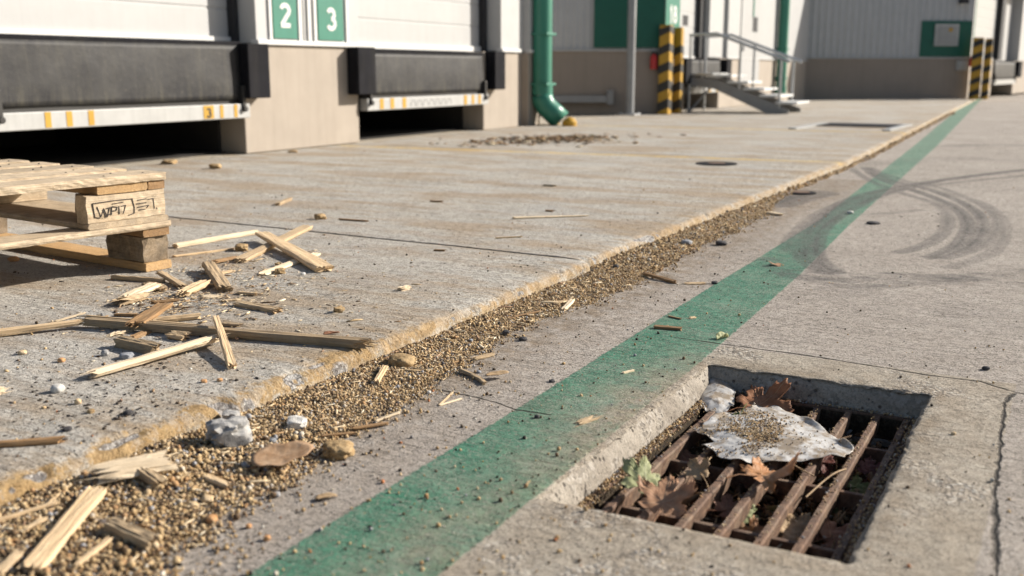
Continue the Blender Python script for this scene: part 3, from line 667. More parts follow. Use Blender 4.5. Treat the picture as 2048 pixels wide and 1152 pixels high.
def build_grit():
    def pts(n,fx):
        P=fx(n); return P
    # slab
    n=2600; px=RNG.uniform(-80,1500,n); py=RNG.uniform(300,1060,n)**1.0; P=np.array([at(a,b,ZA)[:] for a,b in zip(px,py)])
    ok=(P[:,0]<K(P[:,1])-.02)&(P[:,1]>.6); P=P[ok]; S=np.clip(RNG.lognormal(-6.45,.5,len(P)),.0007,.005); P[:,2]+=S*.3
    v,f=scatter(P,np.stack([S*1.2,S,S*.7],-1),1,.15)
    n=420; P=[]
    while len(P)<n:
        if RNG.random()<.55: q=at(RNG.normal(260,130),RNG.normal(810,60),ZA)
        else: q=at(RNG.uniform(0,1100),RNG.uniform(480,980),ZA)
        if q.x<K(np.array(q.y))-.05: P.append((q.x,q.y,ZA+.0015))
    P=np.array(P); L=np.clip(RNG.lognormal(-5.75,.45,n),.0012,.009); v2,f2=scatter(P,np.stack([L,L*RNG.uniform(.3,.6,n),L*.28],-1),1,.25,rot='z')
    mi=np.r_[np.zeros(len(f),int),np.ones(len(f2),int)]; f=np.concatenate([f,f2+len(v)]); v=np.concatenate([v,v2])
    me=mesh_np('slab_grit',v,f,[M['grit'],M['darkflake']],True,mi); tag(link('slab_grit',me),'small dark and tan specks of grit on the slab','grit',None,'stuff')
    n=3600; px=RNG.uniform(200,2100,n); py=RNG.uniform(330,1160,n); P=np.array([at(a,b,0)[:] for a,b in zip(px,py)])
    Y=P[:,1]; ok=(P[:,0]>gright(Y)-.02)&~((P[:,0]>DR['x0']-.012)&(P[:,0]<DR['x1']+.012)&(Y>DR['y0']-.012)&(Y<DR['y1']+.012))
    ok&=(RNG.random(n)<np.interp(P[:,0]-gright(Y),[0,.05,.3,.6,2],[1,.8,.5,.22,.15])); P=P[ok]; S=np.clip(RNG.lognormal(-6.35,.45,len(P)),.0007,.0048); P[:,2]+=S*.5
    v,f=scatter(P,np.stack([S*1.15,S,S*.8],-1),1,.12)
    n=420; px=RNG.uniform(150,1500,n); py=RNG.uniform(560,1160,n); P=np.array([at(a,b,0)[:] for a,b in zip(px,py)]); Y=P[:,1]
    ok=(P[:,0]>gright(Y)+.02)&~((P[:,0]>DR['x0']-.012)&(P[:,0]<DR['x1']+.012)&(Y>DR['y0']-.012)); P=P[ok]; S=np.clip(RNG.lognormal(-6.12,.28,len(P)),.0014,.0042); P[:,2]+=S*.9
    v2,f2=scatter(P,np.stack([S*1.1,S,S*.9],-1),2,.05); mi=np.r_[np.zeros(len(f),int),np.ones(len(f2),int)]; f=np.concatenate([f,f2+len(v)]); v=np.concatenate([v,v2])
    me=mesh_np('road_grit',v,f,[M['grit'],M['grain']],True,mi); tag(link('road_grit',me),'loose specks of grit and seeds on the road','grit',None,'stuff')
    # crumbs of wood under the splinters by the pallet
    Pn=[]; Sn=[]
    for (cx_,cy_,rx,ry,num) in ((340,590,60,30,420),(430,600,70,22,300),(560,560,90,35,240),(470,530,70,30,260),(350,640,110,45,260),(500,620,230,70,300),(300,600,45,18,260),(420,545,60,22,220)):
        a=RNG.normal(size=(num,2)); 
        for dx,dy in a:
            p=at(cx_+dx*rx,cy_+dy*ry,ZA)
            if p.x<K(np.array(p.y))-.03: Pn.append((p.x,p.y,ZA+.002+abs(RNG.normal())*.0035*math.exp(-(dx*dx+dy*dy)*.5)))
    P=np.array(Pn); L=np.clip(RNG.lognormal(-5.6,.55,len(P)),.0012,.016); v,f=scatter(P,np.stack([L,L*RNG.uniform(.15,.5,len(P)),L*.15],-1),1,.18,rot='z')
    n=190; Pn=[]
    while len(Pn)<n:
        cx_,cy_,rx,ry=((345,592,45,22),(430,600,60,18),(520,545,60,22),(350,640,80,35),(600,560,120,60))[RNG.integers(0,5)]
        q=at(cx_+RNG.normal()*rx,cy_+RNG.normal()*ry,ZA)
        if q.x<K(np.array(q.y))-.04: Pn.append((q.x,q.y,ZA+.003+abs(RNG.normal())*.004))
    L=np.clip(RNG.lognormal(-4.55,.5,n),.004,.026); v2,f2=scatter(np.array(Pn),np.stack([L,L*RNG.uniform(.12,.3,n),L*.10],-1),1,.16,rot='z'); f=np.concatenate([f,f2+len(v)]); v=np.concatenate([v,v2])
    me=mesh_np('wood_crumbs',v,f,[M['flake']]); tag(link('wood_crumbs',me),'crumbs and shavings of broken wood around the splinter heap','wood crumbs',None,'stuff')
    # seeds washed against the drain frame and over the film
    Pn=[]
    for i in range(2600):
        s_=RNG.random()
        if s_<.55: x=DR['x0']+.014+abs(RNG.normal())*.012; y=RNG.uniform(1.47,2.34)
        elif s_<.75: x=DR['x1']-.014-abs(RNG.normal())*.007; y=RNG.uniform(1.47,2.34)
        elif s_<.85: y=DR['y1']-.014-abs(RNG.normal())*.006; x=RNG.uniform(DR['x0'],DR['x1'])
        else: x=RNG.choice([-.668,-.600,-.532,-.464,-.396,-.334,-.272])+RNG.normal()*.004; y=RNG.uniform(1.5,2.34)
        Pn.append((x,y,-.0535+abs(RNG.normal())*.0015))
    P=np.array(Pn); S=np.clip(RNG.lognormal(-6.3,.3,len(P)),.0008,.004); v,f=scatter(P,np.stack([S,S,S*.8],-1),1,.1)
    me=mesh_np('drain_seeds',v,f,[M['grain']]); tag(link('drain_seeds',me),'seeds washed along the edges of the drain grate','seeds',None,'stuff')
    # litter on the silt
    n=3400; P=np.stack([RNG.uniform(DR['x0']+.035,DR['x1']-.035,n),RNG.uniform(DR['y0']+.035,DR['y1']-.035,n),RNG.uniform(-.140,-.098,n)],-1)
    L=np.clip(RNG.lognormal(-4.75,.6,n),.002,.04); v,f=scatter(P,np.stack([L,L*RNG.uniform(.08,.6,n),L*.1],-1),1,.2)
    me=mesh_np('drain_litter',v,f,[M['duff']]); tag(link('drain_litter',me),'rotting leaf scraps and twigs in the drain pit','leaf litter',None,'stuff')
    # far heap of leaf bits on the slab
    c=at(1095,281,ZA); n=620; d=RNG.normal(size=(n,2)); P=np.stack([c.x+d[:,0]*.26+d[:,1]*.1,c.y+d[:,1]*.42,np.full(n,ZA+.01)],-1); P[:,2]+=np.abs(RNG.normal(size=n))*.012*np.exp(-(d**2).sum(1)*.5)
    L=np.clip(RNG.lognormal(-4.05,.6,n),.004,.07); v,f=scatter(P,np.stack([L,L*.6,np.minimum(L*.16,.006)],-1),1,.25,rot='z')
    me=mesh_np('leaf_heap',v,f,[M['duff']]); tag(link('leaf_heap',me),'low heap of dark leaf scraps on the slab before the docks','leaf litter',None,'stuff')
build_grit()

# ------------------------------------------------------------------ splintered wood
MATW={'t':'wood','p':'wood_pale','b':'wood_brown','g':'wood_grey'}
def splinter_mesh(L,W,T,seed,jag=.5,taper=(1,1),bend=.0,n=26):
    rs=np.random.default_rng(seed); per=[]
    m=5 if W<.02 else 9
    for i in range(m): per.append((-1+2*i/(m-1),1))
    per.append((1,0))
    for i in range(m): per.append((1-2*i/(m-1),-1))
    per.append((-1,0)); per=np.array(per,float); k=len(per)
    ridge=rs.normal(size=k)*.09; jw=jag*min(W,.032); e0=rs.random(k)*jw*1.3+abs(per[:,0]-rs.uniform(-1,1))*jw*.5; e1=rs.random(k)*jw*1.6+abs(per[:,0]-rs.uniform(-1,1))*jw*.6
    e0[np.arange(k)%3==0]*=.2; e1[np.arange(k)%4==0]*=.2
    V=[];F=[]
    for i in range(n):
        t=i/(n-1); w=(taper[0]+(taper[1]-taper[0])*t)
        for j,(a,b) in enumerate(per):
            x0=e0[j]; x1=L-e1[j]; x=x0+(x1-x0)*t
            wl=.06*math.sin(t*7+j*1.1+seed)+.05*math.sin(t*17+j*2.3+seed*2)+ridge[j]
            q=1-.12*(abs(a)*abs(b)>.9)
            y=a*W/2*w*q*(1+wl*.6)+bend*L*math.sin(t*math.pi)
            z=b*T/2*w*q*(1+wl)
            V.append((x-L/2,y,z))
    for i in range(n-1):
        for j in range(k): a=i*k+j; c=i*k+(j+1)%k; F.append((a,c,c+k,a+k))
    c0=len(V); V.append((-L/2+e0.mean()+.001*W,0,0)); V.append((L/2-e1.mean()*1.1,0,0))
    for j in range(k): F.append((c0,(j+1)%k,j)); F.append((c0+1,(n-1)*k+j,(n-1)*k+(j+1)%k))
    # frayed fibres at the broken ends
    if jag>=.4:
        for end in (0,1):
            for q in range(5):
                a=rs.uniform(-.9,.9)*W/2; b=rs.uniform(-.8,.8)*T/2; l=rs.uniform(.3,1.3)*jw*1.6; w_=rs.uniform(.05,.13)*T+.0004
                tq=taper[end]; a*=tq; b*=tq
                xb=(-L/2+e0.max()+.002) if end==0 else (L/2-e1.max()-.002); sg=-1 if end==0 else 1; l+=(e0.max() if end==0 else e1.max())*.8
                n0=len(V); tip=(xb+sg*l,a+rs.normal()*.0015,b+rs.normal()*.0012)
                V += [(xb,a-w_,b-w_*.6),(xb,a+w_,b-w_*.6),(xb,a,b+w_),tip]; F += [(n0,n0+1,n0+3),(n0+1,n0+2,n0+3),(n0+2,n0,n0+3),(n0+2,n0+1,n0)]
    return V,F
SID=[0]
def stick(name,A,B,dz,W,T,tone,surf,label,cat='wood splinter',jag=.5,taper=(1,1),roll=None,bend=0,group='broken wood scattered on the ground'):
    W/=1000; T/=1000; SID[0]+=1; sd=SID[0]
    base=lambda p: {'a':ZA,'r':0.0,'k':.03}.get(surf,0.0)
    pa=at(*A,base(A)+T/2); pb=at(*B,base(B)+T/2)
    if surf=='g':
        for _ in range(3):
            ha=max(gheight(pa.x,pa.y),0); hb=max(gheight(pb.x,pb.y),0); pa=at(*A,ha+T/2+.001); pb=at(*B,hb+T/2+.001)
    if isinstance(dz,(int,float)): dz=(dz,dz)
    if dz[0]: z=pa.z+dz[0]/1000; pa=at(*A,z)
    if dz[1]: z=pb.z+dz[1]/1000; pb=at(*B,z)
    d=pb-pa; L=d.length; V,F=splinter_mesh(L,W,T,sd*13+5,jag,taper,bend)
    me=mesh(name,V,F,M[MATW[tone]],False)
    o=link(name,me); o.location=(pa+pb)/2
    q=Vector((1,0,0)).rotation_difference(d.normalized())
    # keep the broad face up
    x=d.normalized(); up=Vector((0,0,1)); y=up.cross(x).normalized(); z=x.cross(y)
    rl=R(roll if roll is not None else random.uniform(-9,9)); y2=y*math.cos(rl)+z*math.sin(rl); z2=x.cross(y2)
    o.rotation_euler=Matrix((x,y2,z2)).transposed().to_euler()
    tag(o,label,cat,group); return o
S=stick
S('wood_batten',(349,492),(514,464),0,30,16,'p','a','long pale batten lying straight out from the foot of the pallet','wood batten',.15)
S('wood_splinter',(345,513),(470,497),0,14,7,'t','a','thin tan sliver lying just below the pale batten beside the pallet')
S('wood_plank',(478,522),(617,453),0,46,16,'t','a','short plank with ragged ends crossing under the wide plank','wood plank',.5,taper=(.9,1),roll=4)
S('wood_plank',(523,466),(652,538),(22,4),62,15,'t','a','widest broken plank, lying across the short plank in an x','wood plank',.25,taper=(.85,1.1),roll=0)
S('wood_splinter',(521,550),(636,507),0,34,9,'p','a','flat pale piece poking out from under the wide crossed plank')
S('wood_chunk',(417,528),(452,580),(10,0),48,20,'g','a','weathered chunk with a dark broken end, upright in the middle of the heap','wood chunk',.5)
S('wood_splinter',(362,588),(414,563),(4,8),36,15,'t','a','stubby tan stick leaning to the upper right in the middle of the heap')
S('wood_splinter',(225,554),(330,562),0,20,13,'t','a','straight square stick lying just below the near corner of the pallet',jag=.15)
S('wood_splinter',(317,543),(370,574),(14,4),28,9,'g','a','thin weathered shard sloping down beside the pallet corner')
S('wood_splinter',(252,595),(314,568),(8,14),44,10,'p','a','pale peeled shard topmost at the left end of the heap')
S('wood_chunk',(226,606),(297,590),0,62,20,'g','a','rough rotten chunk under the pale peeled shard','wood chunk',.9)
S('wood_splinter',(268,650),(333,608),(16,10),46,12,'b','a','brown cracked shard rising from behind the long split stick')
S('wood_splinter',(300,642),(404,631),0,34,14,'t','a','tan stick with a blunt right end just behind the long split stick',jag=.2)
S('wood_strip',(166,642),(742,688),(6,0),30,19,'g','a','longest split stick, running from the heap to the slab edge','long stick',.6,taper=(.9,1.05),roll=3)
S('wood_strip',(168,632),(404,651),(20,8),18,9,'t','a','thin strip lying along the top of the longest split stick','wood strip',.9,taper=(.7,.6))
S('wood_strip',(-40,671),(172,643),(0,8),28,15,'t','a','tan stick cut by the left frame edge, touching the longest split stick','wood strip',.5,taper=(1,.8))
S('wood_splinter',(108,643),(172,625),(0,6),8,4,'p','a','fine pale sliver above the tan stick at the left')
S('wood_batten',(174,751),(446,672),(2,10),36,15,'p','a','brightest white freshly split batten in the foreground of the slab','wood batten',.7,taper=(.95,1))
S('wood_splinter',(431,632),(466,736),(38,0),22,11,'t','a','stick leaning over the longest split stick with its foot towards the camera',taper=(.75,1.05),jag=.6)
S('wood_splinter',(236,682),(318,700),0,34,22,'g','a','thick short stick with an orange cut end just above the white batten',jag=.3)
S('wood_chunk',(338,668),(380,675),0,36,14,'t','a','small block half hidden under the longest split stick','wood chunk',.5)
S('wood_splinter',(262,676),(302,661),0,20,8,'b','a','small brown chip sticking out under the longest split stick')
S('wood_splinter',(222,671),(258,660),0,30,8,'p','a','curled pale chip left of the small brown chip under the long stick',jag=1)
S('wood_splinter',(470,606),(563,622),0,28,12,'t','a','separate tan stick with a yellow end on the open slab right of the heap',jag=.4)
S('wood_splinter',(472,585),(518,589),0,18,8,'t','a','short tan chip just above the stick with the yellow end')
S('wood_splinter',(402,595),(450,593),0,28,6,'p','a','flat pale flake right of the dark broken chunk')
S('wood_splinter',(440,602),(484,598),0,14,5,'t','a','thin flake between the heap and the stick with the yellow end')
S('wood_splinter',(424,524),(474,514),(4,2),28,10,'b','a','brown cracked piece between the pallet and the crossed planks')
S('wood_splinter',(228,629),(278,630),0,18,7,'b','a','dark thin piece just above the left end of the longest stick')
S('wood_splinter',(440,647),(486,651),0,22,7,'g','a','loose flake behind the middle of the longest stick')
S('wood_splinter',(290,566),(330,580),(6,2),26,7,'t','a','bent shaving in the centre of the heap below the pallet corner',bend=.1)
S('wood_splinter',(300,605),(362,600),(8,4),16,9,'b','a','dark twig like piece lying through the middle of the heap')
S('wood_splinter',(430,549),(470,541),0,22,6,'t','a','small flat chip behind the dark broken chunk')
S('wood_splinter',(1025,436),(1178,431),0,26,9,'p','a','pale pointed stake lying alone on the open slab beyond the joint',taper=(1,.35),jag=.3)
S('wood_splinter',(678,438),(736,442),0,18,7,'b','a','small brown stick on the slab beyond the joint',jag=.4)
S('wood_splinter',(554,409),(582,397),0,26,14,'g','a','stubby weathered chip farthest back behind the crossed planks')
S('wood_splinter',(990,476),(1046,473),0,12,5,'t','a','thin tan sliver just before the joint in the slab')
S('wood_splinter',(1087,370),(1113,372),0,26,10,'p','a','tiny far pale chip in the middle of the back slab')
S('wood_splinter',(860,402),(886,403),0,20,7,'b','a','tiny brown chip on the back slab left of the pale stake')
S('wood_splinter',(1090,421),(1108,422),0,16,8,'b','a','tiny dark chip just behind the pale pointed stake')
S('wood_splinter',(868,500),(892,501),0,14,6,'b','a','small brown chip on the slab just in front of the joint')
S('wood_splinter',(-30,891),(132,879),0,18,11,'b','a','orange brown stick at the left frame edge near the painted lip',jag=.4)
S('wood_splinter',(798,579),(820,574),0,20,12,'p','a','small pale crumb of wood alone in the middle of the near slab')
S('wood_chip',(-20,786),(14,778),0,26,12,'p','a','white chip cut by the left frame edge','wood chip')
# lying on the seed drift or the road
S('wood_plank',(180,950),(352,918),(8,14),54,12,'p','g','broad pale board with torn ends lying on the drift by the kerb','broken board',.9,roll=14)
S('wood_plank',(58,1142),(198,975),(3,6),34,10,'t','g','long tan lath pointing up the drift at the bottom left corner','wood lath',.4,roll=8)
S('wood_chunk',(282,940),(326,972),(4,0),22,15,'g','g','stubby weathered peg leaning against the broad pale board','wood chunk',.3)
S('wood_chunk',(218,1048),(312,1092),(2,0),24,17,'g','g','thick short stick with a cut end at the edge of the drift','wood chunk',.3)
S('wood_splinter',(150,1132),(222,1076),(2,3),10,6,'t','g','slender sliver between the tan lath and the thick short stick',taper=(.7,1))
S('wood_splinter',(408,951),(466,975),(2,0),18,8,'t','g','split tan stick in the drift right of the weathered peg')
S('wood_splinter',(-20,1046),(116,1003),(2,4),8,5,'t','g','thin sliver along the foot of the kerb at the left frame edge')
S('wood_splinter',(50,1060),(92,1034),(2,3),16,5,'t','g','pointed flake left of the tan lath',taper=(.3,1))
S('wood_splinter',(-8,1150),(44,1100),(2,3),14,6,'g','g','grey stick in the bottom left corner of the frame')
S('wood_splinter',(752,765),(771,732),(2,6),14,9,'t','g','short stick standing against the kerb by the flat round clod')
S('wood_splinter',(750,842),(802,823),(1,2),7,4,'p','g','thin pale sliver at the outer edge of the drift')
S('wood_splinter',(1286,546),(1352,565),(2,0),16,9,'b','g','brown stick at the edge of the drift beside the green line')
S('wood_splinter',(1126,620),(1146,599),(2,5),16,7,'p','g','brightest pale chip standing out of the drift')
S('wood_splinter',(1108,606),(1136,601),(3,3),14,5,'t','g','small chip just left of the brightest pale chip')
S('wood_splinter',(945,718),(988,708),(2,2),14,6,'t','g','flat chip in the drift above the oval flake')
S('wood_splinter',(918,738),(972,768),(3,0),14,6,'g','g','dark rotten twig crossing the outer edge of the drift',bend=.06)
S('wood_splinter',(700,858),(778,846),(1,1),12,5,'b','g','brown strip half buried left of the thin pale sliver')
S('wood_splinter',(1026,633),(1082,622),(3,2),7,4,'b','g','thin brown straw in the middle of the drift')
S('wood_splinter',(1365,381+186),(1416,567),0,26,5,'t','r','flat tan flake against the left edge of the green line',jag=.8)
S('wood_splinter',(1307,653),(1365,658),0,16,8,'b','r','brown chip lying across the middle of the green line',jag=.2)
S('wood_splinter',(1244,746),(1269,740),0,8,4,'p','r','tiny pale match like chip on the green line above the drain')
S('wood_splinter',(1152,848),(1196,833),0,18,5,'t','r','light torn chip on the worn part of the green line',jag=1)
S('wood_splinter',(1336,632),(1363,638),0,7,4,'b','r','dark thin straw on the green line just above the brown chip')
S('wood_splinter',(1378,636),(1393,634),0,12,4,'t','r','tiny tan chip on the green line right of the dark straw')
S('wood_splinter',(878,811),(906,784),0,5,3,'t','r','upper straw of the v shaped pair beside the green line')
S('wood_splinter',(878,811),(924,797),0,5,3,'p','r','lower straw of the v shaped pair beside the green line')
S('wood_splinter',(1534,424),(1566,430),(3,0),30,9,'p','g','far pale chip at the end of the drift')
S('wood_splinter',(640,872),(712,866),(2,1),9,4,'b','g','thin brown sliver beside the small white stone')

# ------------------------------------------------------------------ stones and clods
def stone(name,px,py,wpx,hpx,surf,mat,label,cat='pebble',rough=.16,sub=3,seed=None,sink=.15,fl=1.0,group=None):
    z0={'a':ZA,'r':0.0}.get(surf,0.0); p=at(px,py,z0)
    if surf=='g': z0=gheight(p.x,p.y); p=at(px,py,z0)
    s=depth(p)/FPX; rx=wpx*s/2; rz=hpx*s/2
    V,F=ico(sub); rs=random.Random(seed or int(px*7+py)); off=Vector((rs.random()*9,rs.random()*9,rs.random()*9)); W=[]
    for v in V:
        w=Vector(v); n=mnoise.noise(w*1.3+off)+.5*mnoise.noise(w*2.9+off)+.25*mnoise.noise(w*6+off)
        q=w*(1+rough*n*1.6); 
        # facets
        q=Vector((max(-.85,min(.9,q.x)),max(-.9,min(.85,q.y)),max(-.8,min(.88,q.z))))
        W.append((q.x*rx,q.y*rx*fl,q.z*rz))
    me=mesh(name,W,F,M[mat],True); o=link(name,me); o.location=(p.x,p.y,z0+rz*(.8-sink)); o.rotation_euler=(0,0,R(28)+rs.uniform(-.5,.5))
    o.modifiers.new('edge','EDGE_SPLIT').split_angle=R(38)
    tag(o,label,cat,group); return o
stone('rock',457,886,96,62,'g','stone','largest grey and white lump of broken concrete on the drift','stone',.34,4,5,.05,.8)
stone('rock',462,842,40,26,'g','stone','smaller grey lump just behind the largest one','stone',.3,3,8,.0)
stone('rock',594,852,44,22,'g','stone_white','flat white stone right of the largest lump','stone',.3,3)
stone('dirt_clod',676,911,68,36,'g','clod','tan clod of caked seeds on the outer edge of the drift','clod',.22,4)
stone('dirt_clod',803,729,58,30,'g','clod','flat round clod of sand against the kerb','clod',.10,4,None,.35)
stone('pebble',116,784,27,21,'a','stone_white','round pale grey pebble casting a shadow on the near slab','pebble',.08)
stone('pebble',211,711,17,15,'a','stone','small dark grey pebble left of the white batten')
stone('pebble',253,716,30,14,'a','stone_blue','blue grey stone touching the top of the white batten')
stone('pebble',123,724,15,11,'a','stone_orange','orange pebble on the slab left of the white batten')
stone('pebble',156,808,15,14,'a','stone_tan','cream coloured pebble below the round pale grey one')
stone('pebble',45,708,18,10,'a','stone_tan','flat yellowish pebble near the left frame edge')
stone('pebble',28,522,22,12,'a','stone_orange','rust coloured stone in the shade under the pallet')
stone('dirt_clod',641,438,26,14,'a','clod','brown clod on the slab beyond the joint','clod',.3,3)
stone('dirt_clod',678,624,24,15,'a','clod','crumbly brown clod alone right of the splinter heap','clod',.35,3)
stone('dirt_clod',483,501,28,17,'a','clod','knobbly clod between the pale batten and the crossed planks','clod',.35,3)
stone('dirt_clod',557,532,16,10,'a','clod','smaller upper clod below the wide crossed plank','clod',.35,3)
stone('dirt_clod',560,547,24,13,'a','clod','larger lower clod below the wide crossed plank','clod',.35,3)
stone('pebble',606,550,11,7,'a','stone_white','tiny white pebble under the end of the wide plank')
stone('dirt_clod',182,826,14,11,'a','clod','small clod on the near slab right of the cream pebble','clod',.3,3)
stone('pebble',135,862,18,11,'a','stone_dark','dark pebble on the near slab above the orange brown stick')
stone('pebble',256,829,20,12,'a','stone_dark','black crumb on the near slab close to the painted lip')
stone('pebble',408,765,13,9,'a','stone_orange','rust coloured pebble on the edge of the painted lip')
stone('pebble',440,763,12,9,'a','stone_orange','second rust pebble just above the painted lip')
stone('pebble',1373,488,24,11,'g','stone_blue','smooth blue grey pebble near the far end of the drift')
stone('pebble',1442,490,24,11,'g','stone_dark','black stone near the far end of the drift')
stone('pebble',1232,536,12,9,'g','stone_dark','black pebble in the drift just past the slab corner')
stone('pebble',941,683,10,7,'g','stone_blue','navy pebble in the middle of the drift')
stone('pebble',1046,681,18,10,'g','stone_dark','dark oval pebble at the drift edge')
stone('pebble',1012,668,16,11,'g','stone_dark','black pebble beside the dark oval one')
stone('pebble',958,746,10,7,'g','stone_blue','small navy pebble right of the flat round clod')
stone('pebble',546,884,16,10,'g','stone_blue','blue grey pebble right of the largest lump')
stone('pebble',858,787,9,8,'g','stone_white','white pebble at the outer edge of the drift')
stone('pebble',1429,568,14,8,'r','stone_dark','black pebble on the left edge of the green line')
stone('pebble',1074,836,12,9,'r','stone_dark','dark red brown pebble on the near green line')
stone('pebble',1104,765,14,8,'r','stone_dark','dark crumb beside the green line above the worn patch')
stone('pebble',1746,448,26,7,'r','stone_dark','black flake inside the loop of tyre marks','stone')
stone('pebble',1971,739,15,9,'r','stone_dark','dark pebble alone on the road beyond the drain')
stone('pebble',1907,869,10,7,'r','stone_tan','brown pebble on the concrete right of the drain')
stone('pebble',1700,427,14,7,'r','stone_white','far white crumb on the green line among the tyre marks')
stone('pebble',424,1043,25,17,'g','stone_orange','orange yellow pebble at the lower edge of the drift')
stone('pebble',534,1080,16,13,'r','stone_orange','orange pebble on the road just off the drift')
stone('pebble',497,1055,13,10,'r','stone_orange','small orange pebble above the larger road one')
stone('pebble',415,1004,24,18,'g','stone_tan','pale peach pebble low in the drift')
stone('pebble',388,1014,20,14,'g','stone_tan','flat peach pebble left of the pale peach one')
stone('pebble',586,305,22,6,'a','clod','far brown clod on the slab before the pier','clod')
stone('dirt_clod',430,337,26,13,'a','clod','brown crumpled clump behind the pallet, the right one of two','clod',.4,3)
stone('dirt_clod',338,328,30,11,'a','clod','brown crumpled clump behind the pallet, the left one of two','clod',.4,3)
stone('dirt_clod',1271,287,12,5,'a','clod','small dark clod right of the leaf heap','clod',.3,3)

# ------------------------------------------------------------------ leaves, film, paper
def maple_mesh(Rr,seed,curl=.35,rings=9,lob=5,depth_=.45):
    rs=random.Random(seed); n=120; pts=[]
    lobes=[(0,1.0),(52,.88),(-52,.88),(108,.62),(-108,.62)] if lob==5 else [(0,1.0),(60,.8),(-60,.8)]
    V=[(0,0,0)];vein=[1.0];ph=rs.random()*6;ph2=rs.random()*6
    rad=[]
    for i in range(n):
        a=-math.pi+2*math.pi*i/n; r=.40
        for (la,lr) in lobes:
            d=abs((a-R(la)+math.pi)%(2*math.pi)-math.pi)
            r=max(r,lr*(max(0,1-(d/R(44))**1.15))+.16*lr*(1 if R(6)<d<R(30) else 0)*abs(math.cos(d*11)))
        r*=1+.05*math.sin(i*2.9+ph)+.05*rs.uniform(-1,1)
        if abs(a)>R(165): r*=.45
        rad.append(r*Rr)
    for k in range(1,rings+1):
        f=k/rings
        for i in range(n):
            a=-math.pi+2*math.pi*i/n; r=rad[i]*f; x=r*math.cos(a); y=r*math.sin(a)
            dv=min(abs((a-R(la)+math.pi)%(2*math.pi)-math.pi)*r for la,_ in lobes)
            v=math.exp(-(dv/(Rr*.018))**2)
            q=r/Rr
            z=Rr*(curl*(.45*q*q*math.sin(a*2+ph)+.30*q*q*math.sin(a*3+ph2)+.55*q**3*abs(math.sin(a*1.5+ph))) + .05*q*math.sin(q*16+ph+a*3)) - .012*Rr*v
            V.append((x,y,z)); vein.append(v)
    F=[(0,1+i,1+(i+1)%n) for i in range(n)]
    for k in range(rings-1):
        for i in range(n): a=1+k*n+i; b=1+k*n+(i+1)%n; F.append((a,a+n,b+n)); F.append((a,b+n,b))
    return V,F,vein
def leaf(px,py,z,wpx,mat,label,rot=0,tilt=(0,0),curl=.35,lob=5,seed=1,stem=True,cat='leaf',group=None,ell=None):
    p=at(px,py,z); Rr=wpx*depth(p)/FPX/1.55
    if ell:
        n=40; V=[(0,0,0)];F=[];ve=[1.0]
        for k in range(1,7):
            for i in range(n):
                a=2*math.pi*i/n; f=k/6; x=Rr*math.cos(a)*f; y=Rr*ell*math.sin(a)*f*(1-.25*math.cos(a))*(1+.12*math.sin(a*7+seed)); q=f
                V.append((x,y,Rr*curl*(q*q*abs(math.sin(a))*.8+.25*q*q*math.sin(a*2+seed)))); ve.append(math.exp(-(y/(Rr*.04))**2))
        F=[(0,1+i,1+(i+1)%n) for i in range(n)]
        for k in range(5):
            for i in range(n): a=1+k*n+i;b=1+k*n+(i+1)%n; F.append((a,a+n,b+n));F.append((a,b+n,b))
    else: V,F,ve=maple_mesh(Rr,seed,curl,lob=lob)
    me=mesh_np('leaf',V,np.array(F),[M[mat]],True,None,dict(vein=ve))
    o=link('leaf',me); zm=min(v[2] for v in V); o.location=(p.x,p.y,z); o.rotation_euler=(Matrix.Rotation(R(28.4+tilt[1]),3,'Z')@Matrix.Rotation(R(tilt[0]),3,'X')@Matrix.Rotation(R(rot),3,'Z')).to_euler()
    s=o.modifiers.new('solid','SOLIDIFY'); s.thickness=.0006
    if stem:
        b=MB(); b.tube([(0,0,0),(-Rr*.3,0,Rr*.05),(-Rr*.7,Rr*.06,Rr*.16),(-Rr*1.05,Rr*.14,Rr*.10)],[.0011,.001,.0009,.0013],6)
        b.build('stem',M[mat],o,True)
    tag(o,label,cat,group or 'fallen leaves'); return o
leaf(1516,810,-.046,124,'leaf_rust','reddish brown leaf leaning on the shaded far wall of the drain',rot=35,tilt=(16,0),curl=.5,seed=3)
leaf(1326,1005,-.040,130,'leaf_tan','tan pink curled leaf at the near left of the grate',rot=80,tilt=(26,-8),curl=.45,seed=5)
leaf(1292,962,-.030,96,'leaf_pale','pale yellow green leaf against the left wall of the drain',rot=120,tilt=(36,25),curl=.28,seed=9)
leaf(1524,950,-.040,124,'leaf_orange','orange brown curled leaf in front of the plastic film',rot=25,tilt=(4,4),curl=.85,seed=12)
leaf(1480,836,-.05,62,'leaf_green','small olive leaf behind the plastic film',rot=250,tilt=(25,0),curl=.4,seed=14,lob=3)
leaf(1712,975,-.098,74,'leaf_green','green leaf down in the pit under the right hand bars',rot=10,tilt=(20,0),curl=.3,seed=17,lob=3)
leaf(1738,940,-.095,66,'leaf_red','dark red leaf down in the pit beside the green one',rot=70,tilt=(25,0),curl=.4,seed=19)
leaf(1645,925,-.075,96,'leaf_red','crumpled dark red leaf under the right end of the plastic film',rot=150,tilt=(20,10),curl=.6,seed=21)
leaf(1488,1034,-.092,62,'leaf_pale','small lime green leaf in the pit between the bars',rot=50,tilt=(30,0),curl=.3,seed=23,lob=3)
leaf(1592,1068,-.096,100,'leaf_dry','buff leaf in the pit in the lower middle of the grate',rot=95,tilt=(25,10),curl=.3,seed=27)
leaf(1662,1075,-.098,130,'leaf_brown','large dark leaf in the pit at the near right corner',rot=30,tilt=(18,-8),curl=.35,seed=29,lob=3)
leaf(1508,1072,-.088,62,'leaf_orange','small upright amber leaf in the pit between two bars',rot=90,tilt=(65,0),curl=.4,seed=31,lob=3)
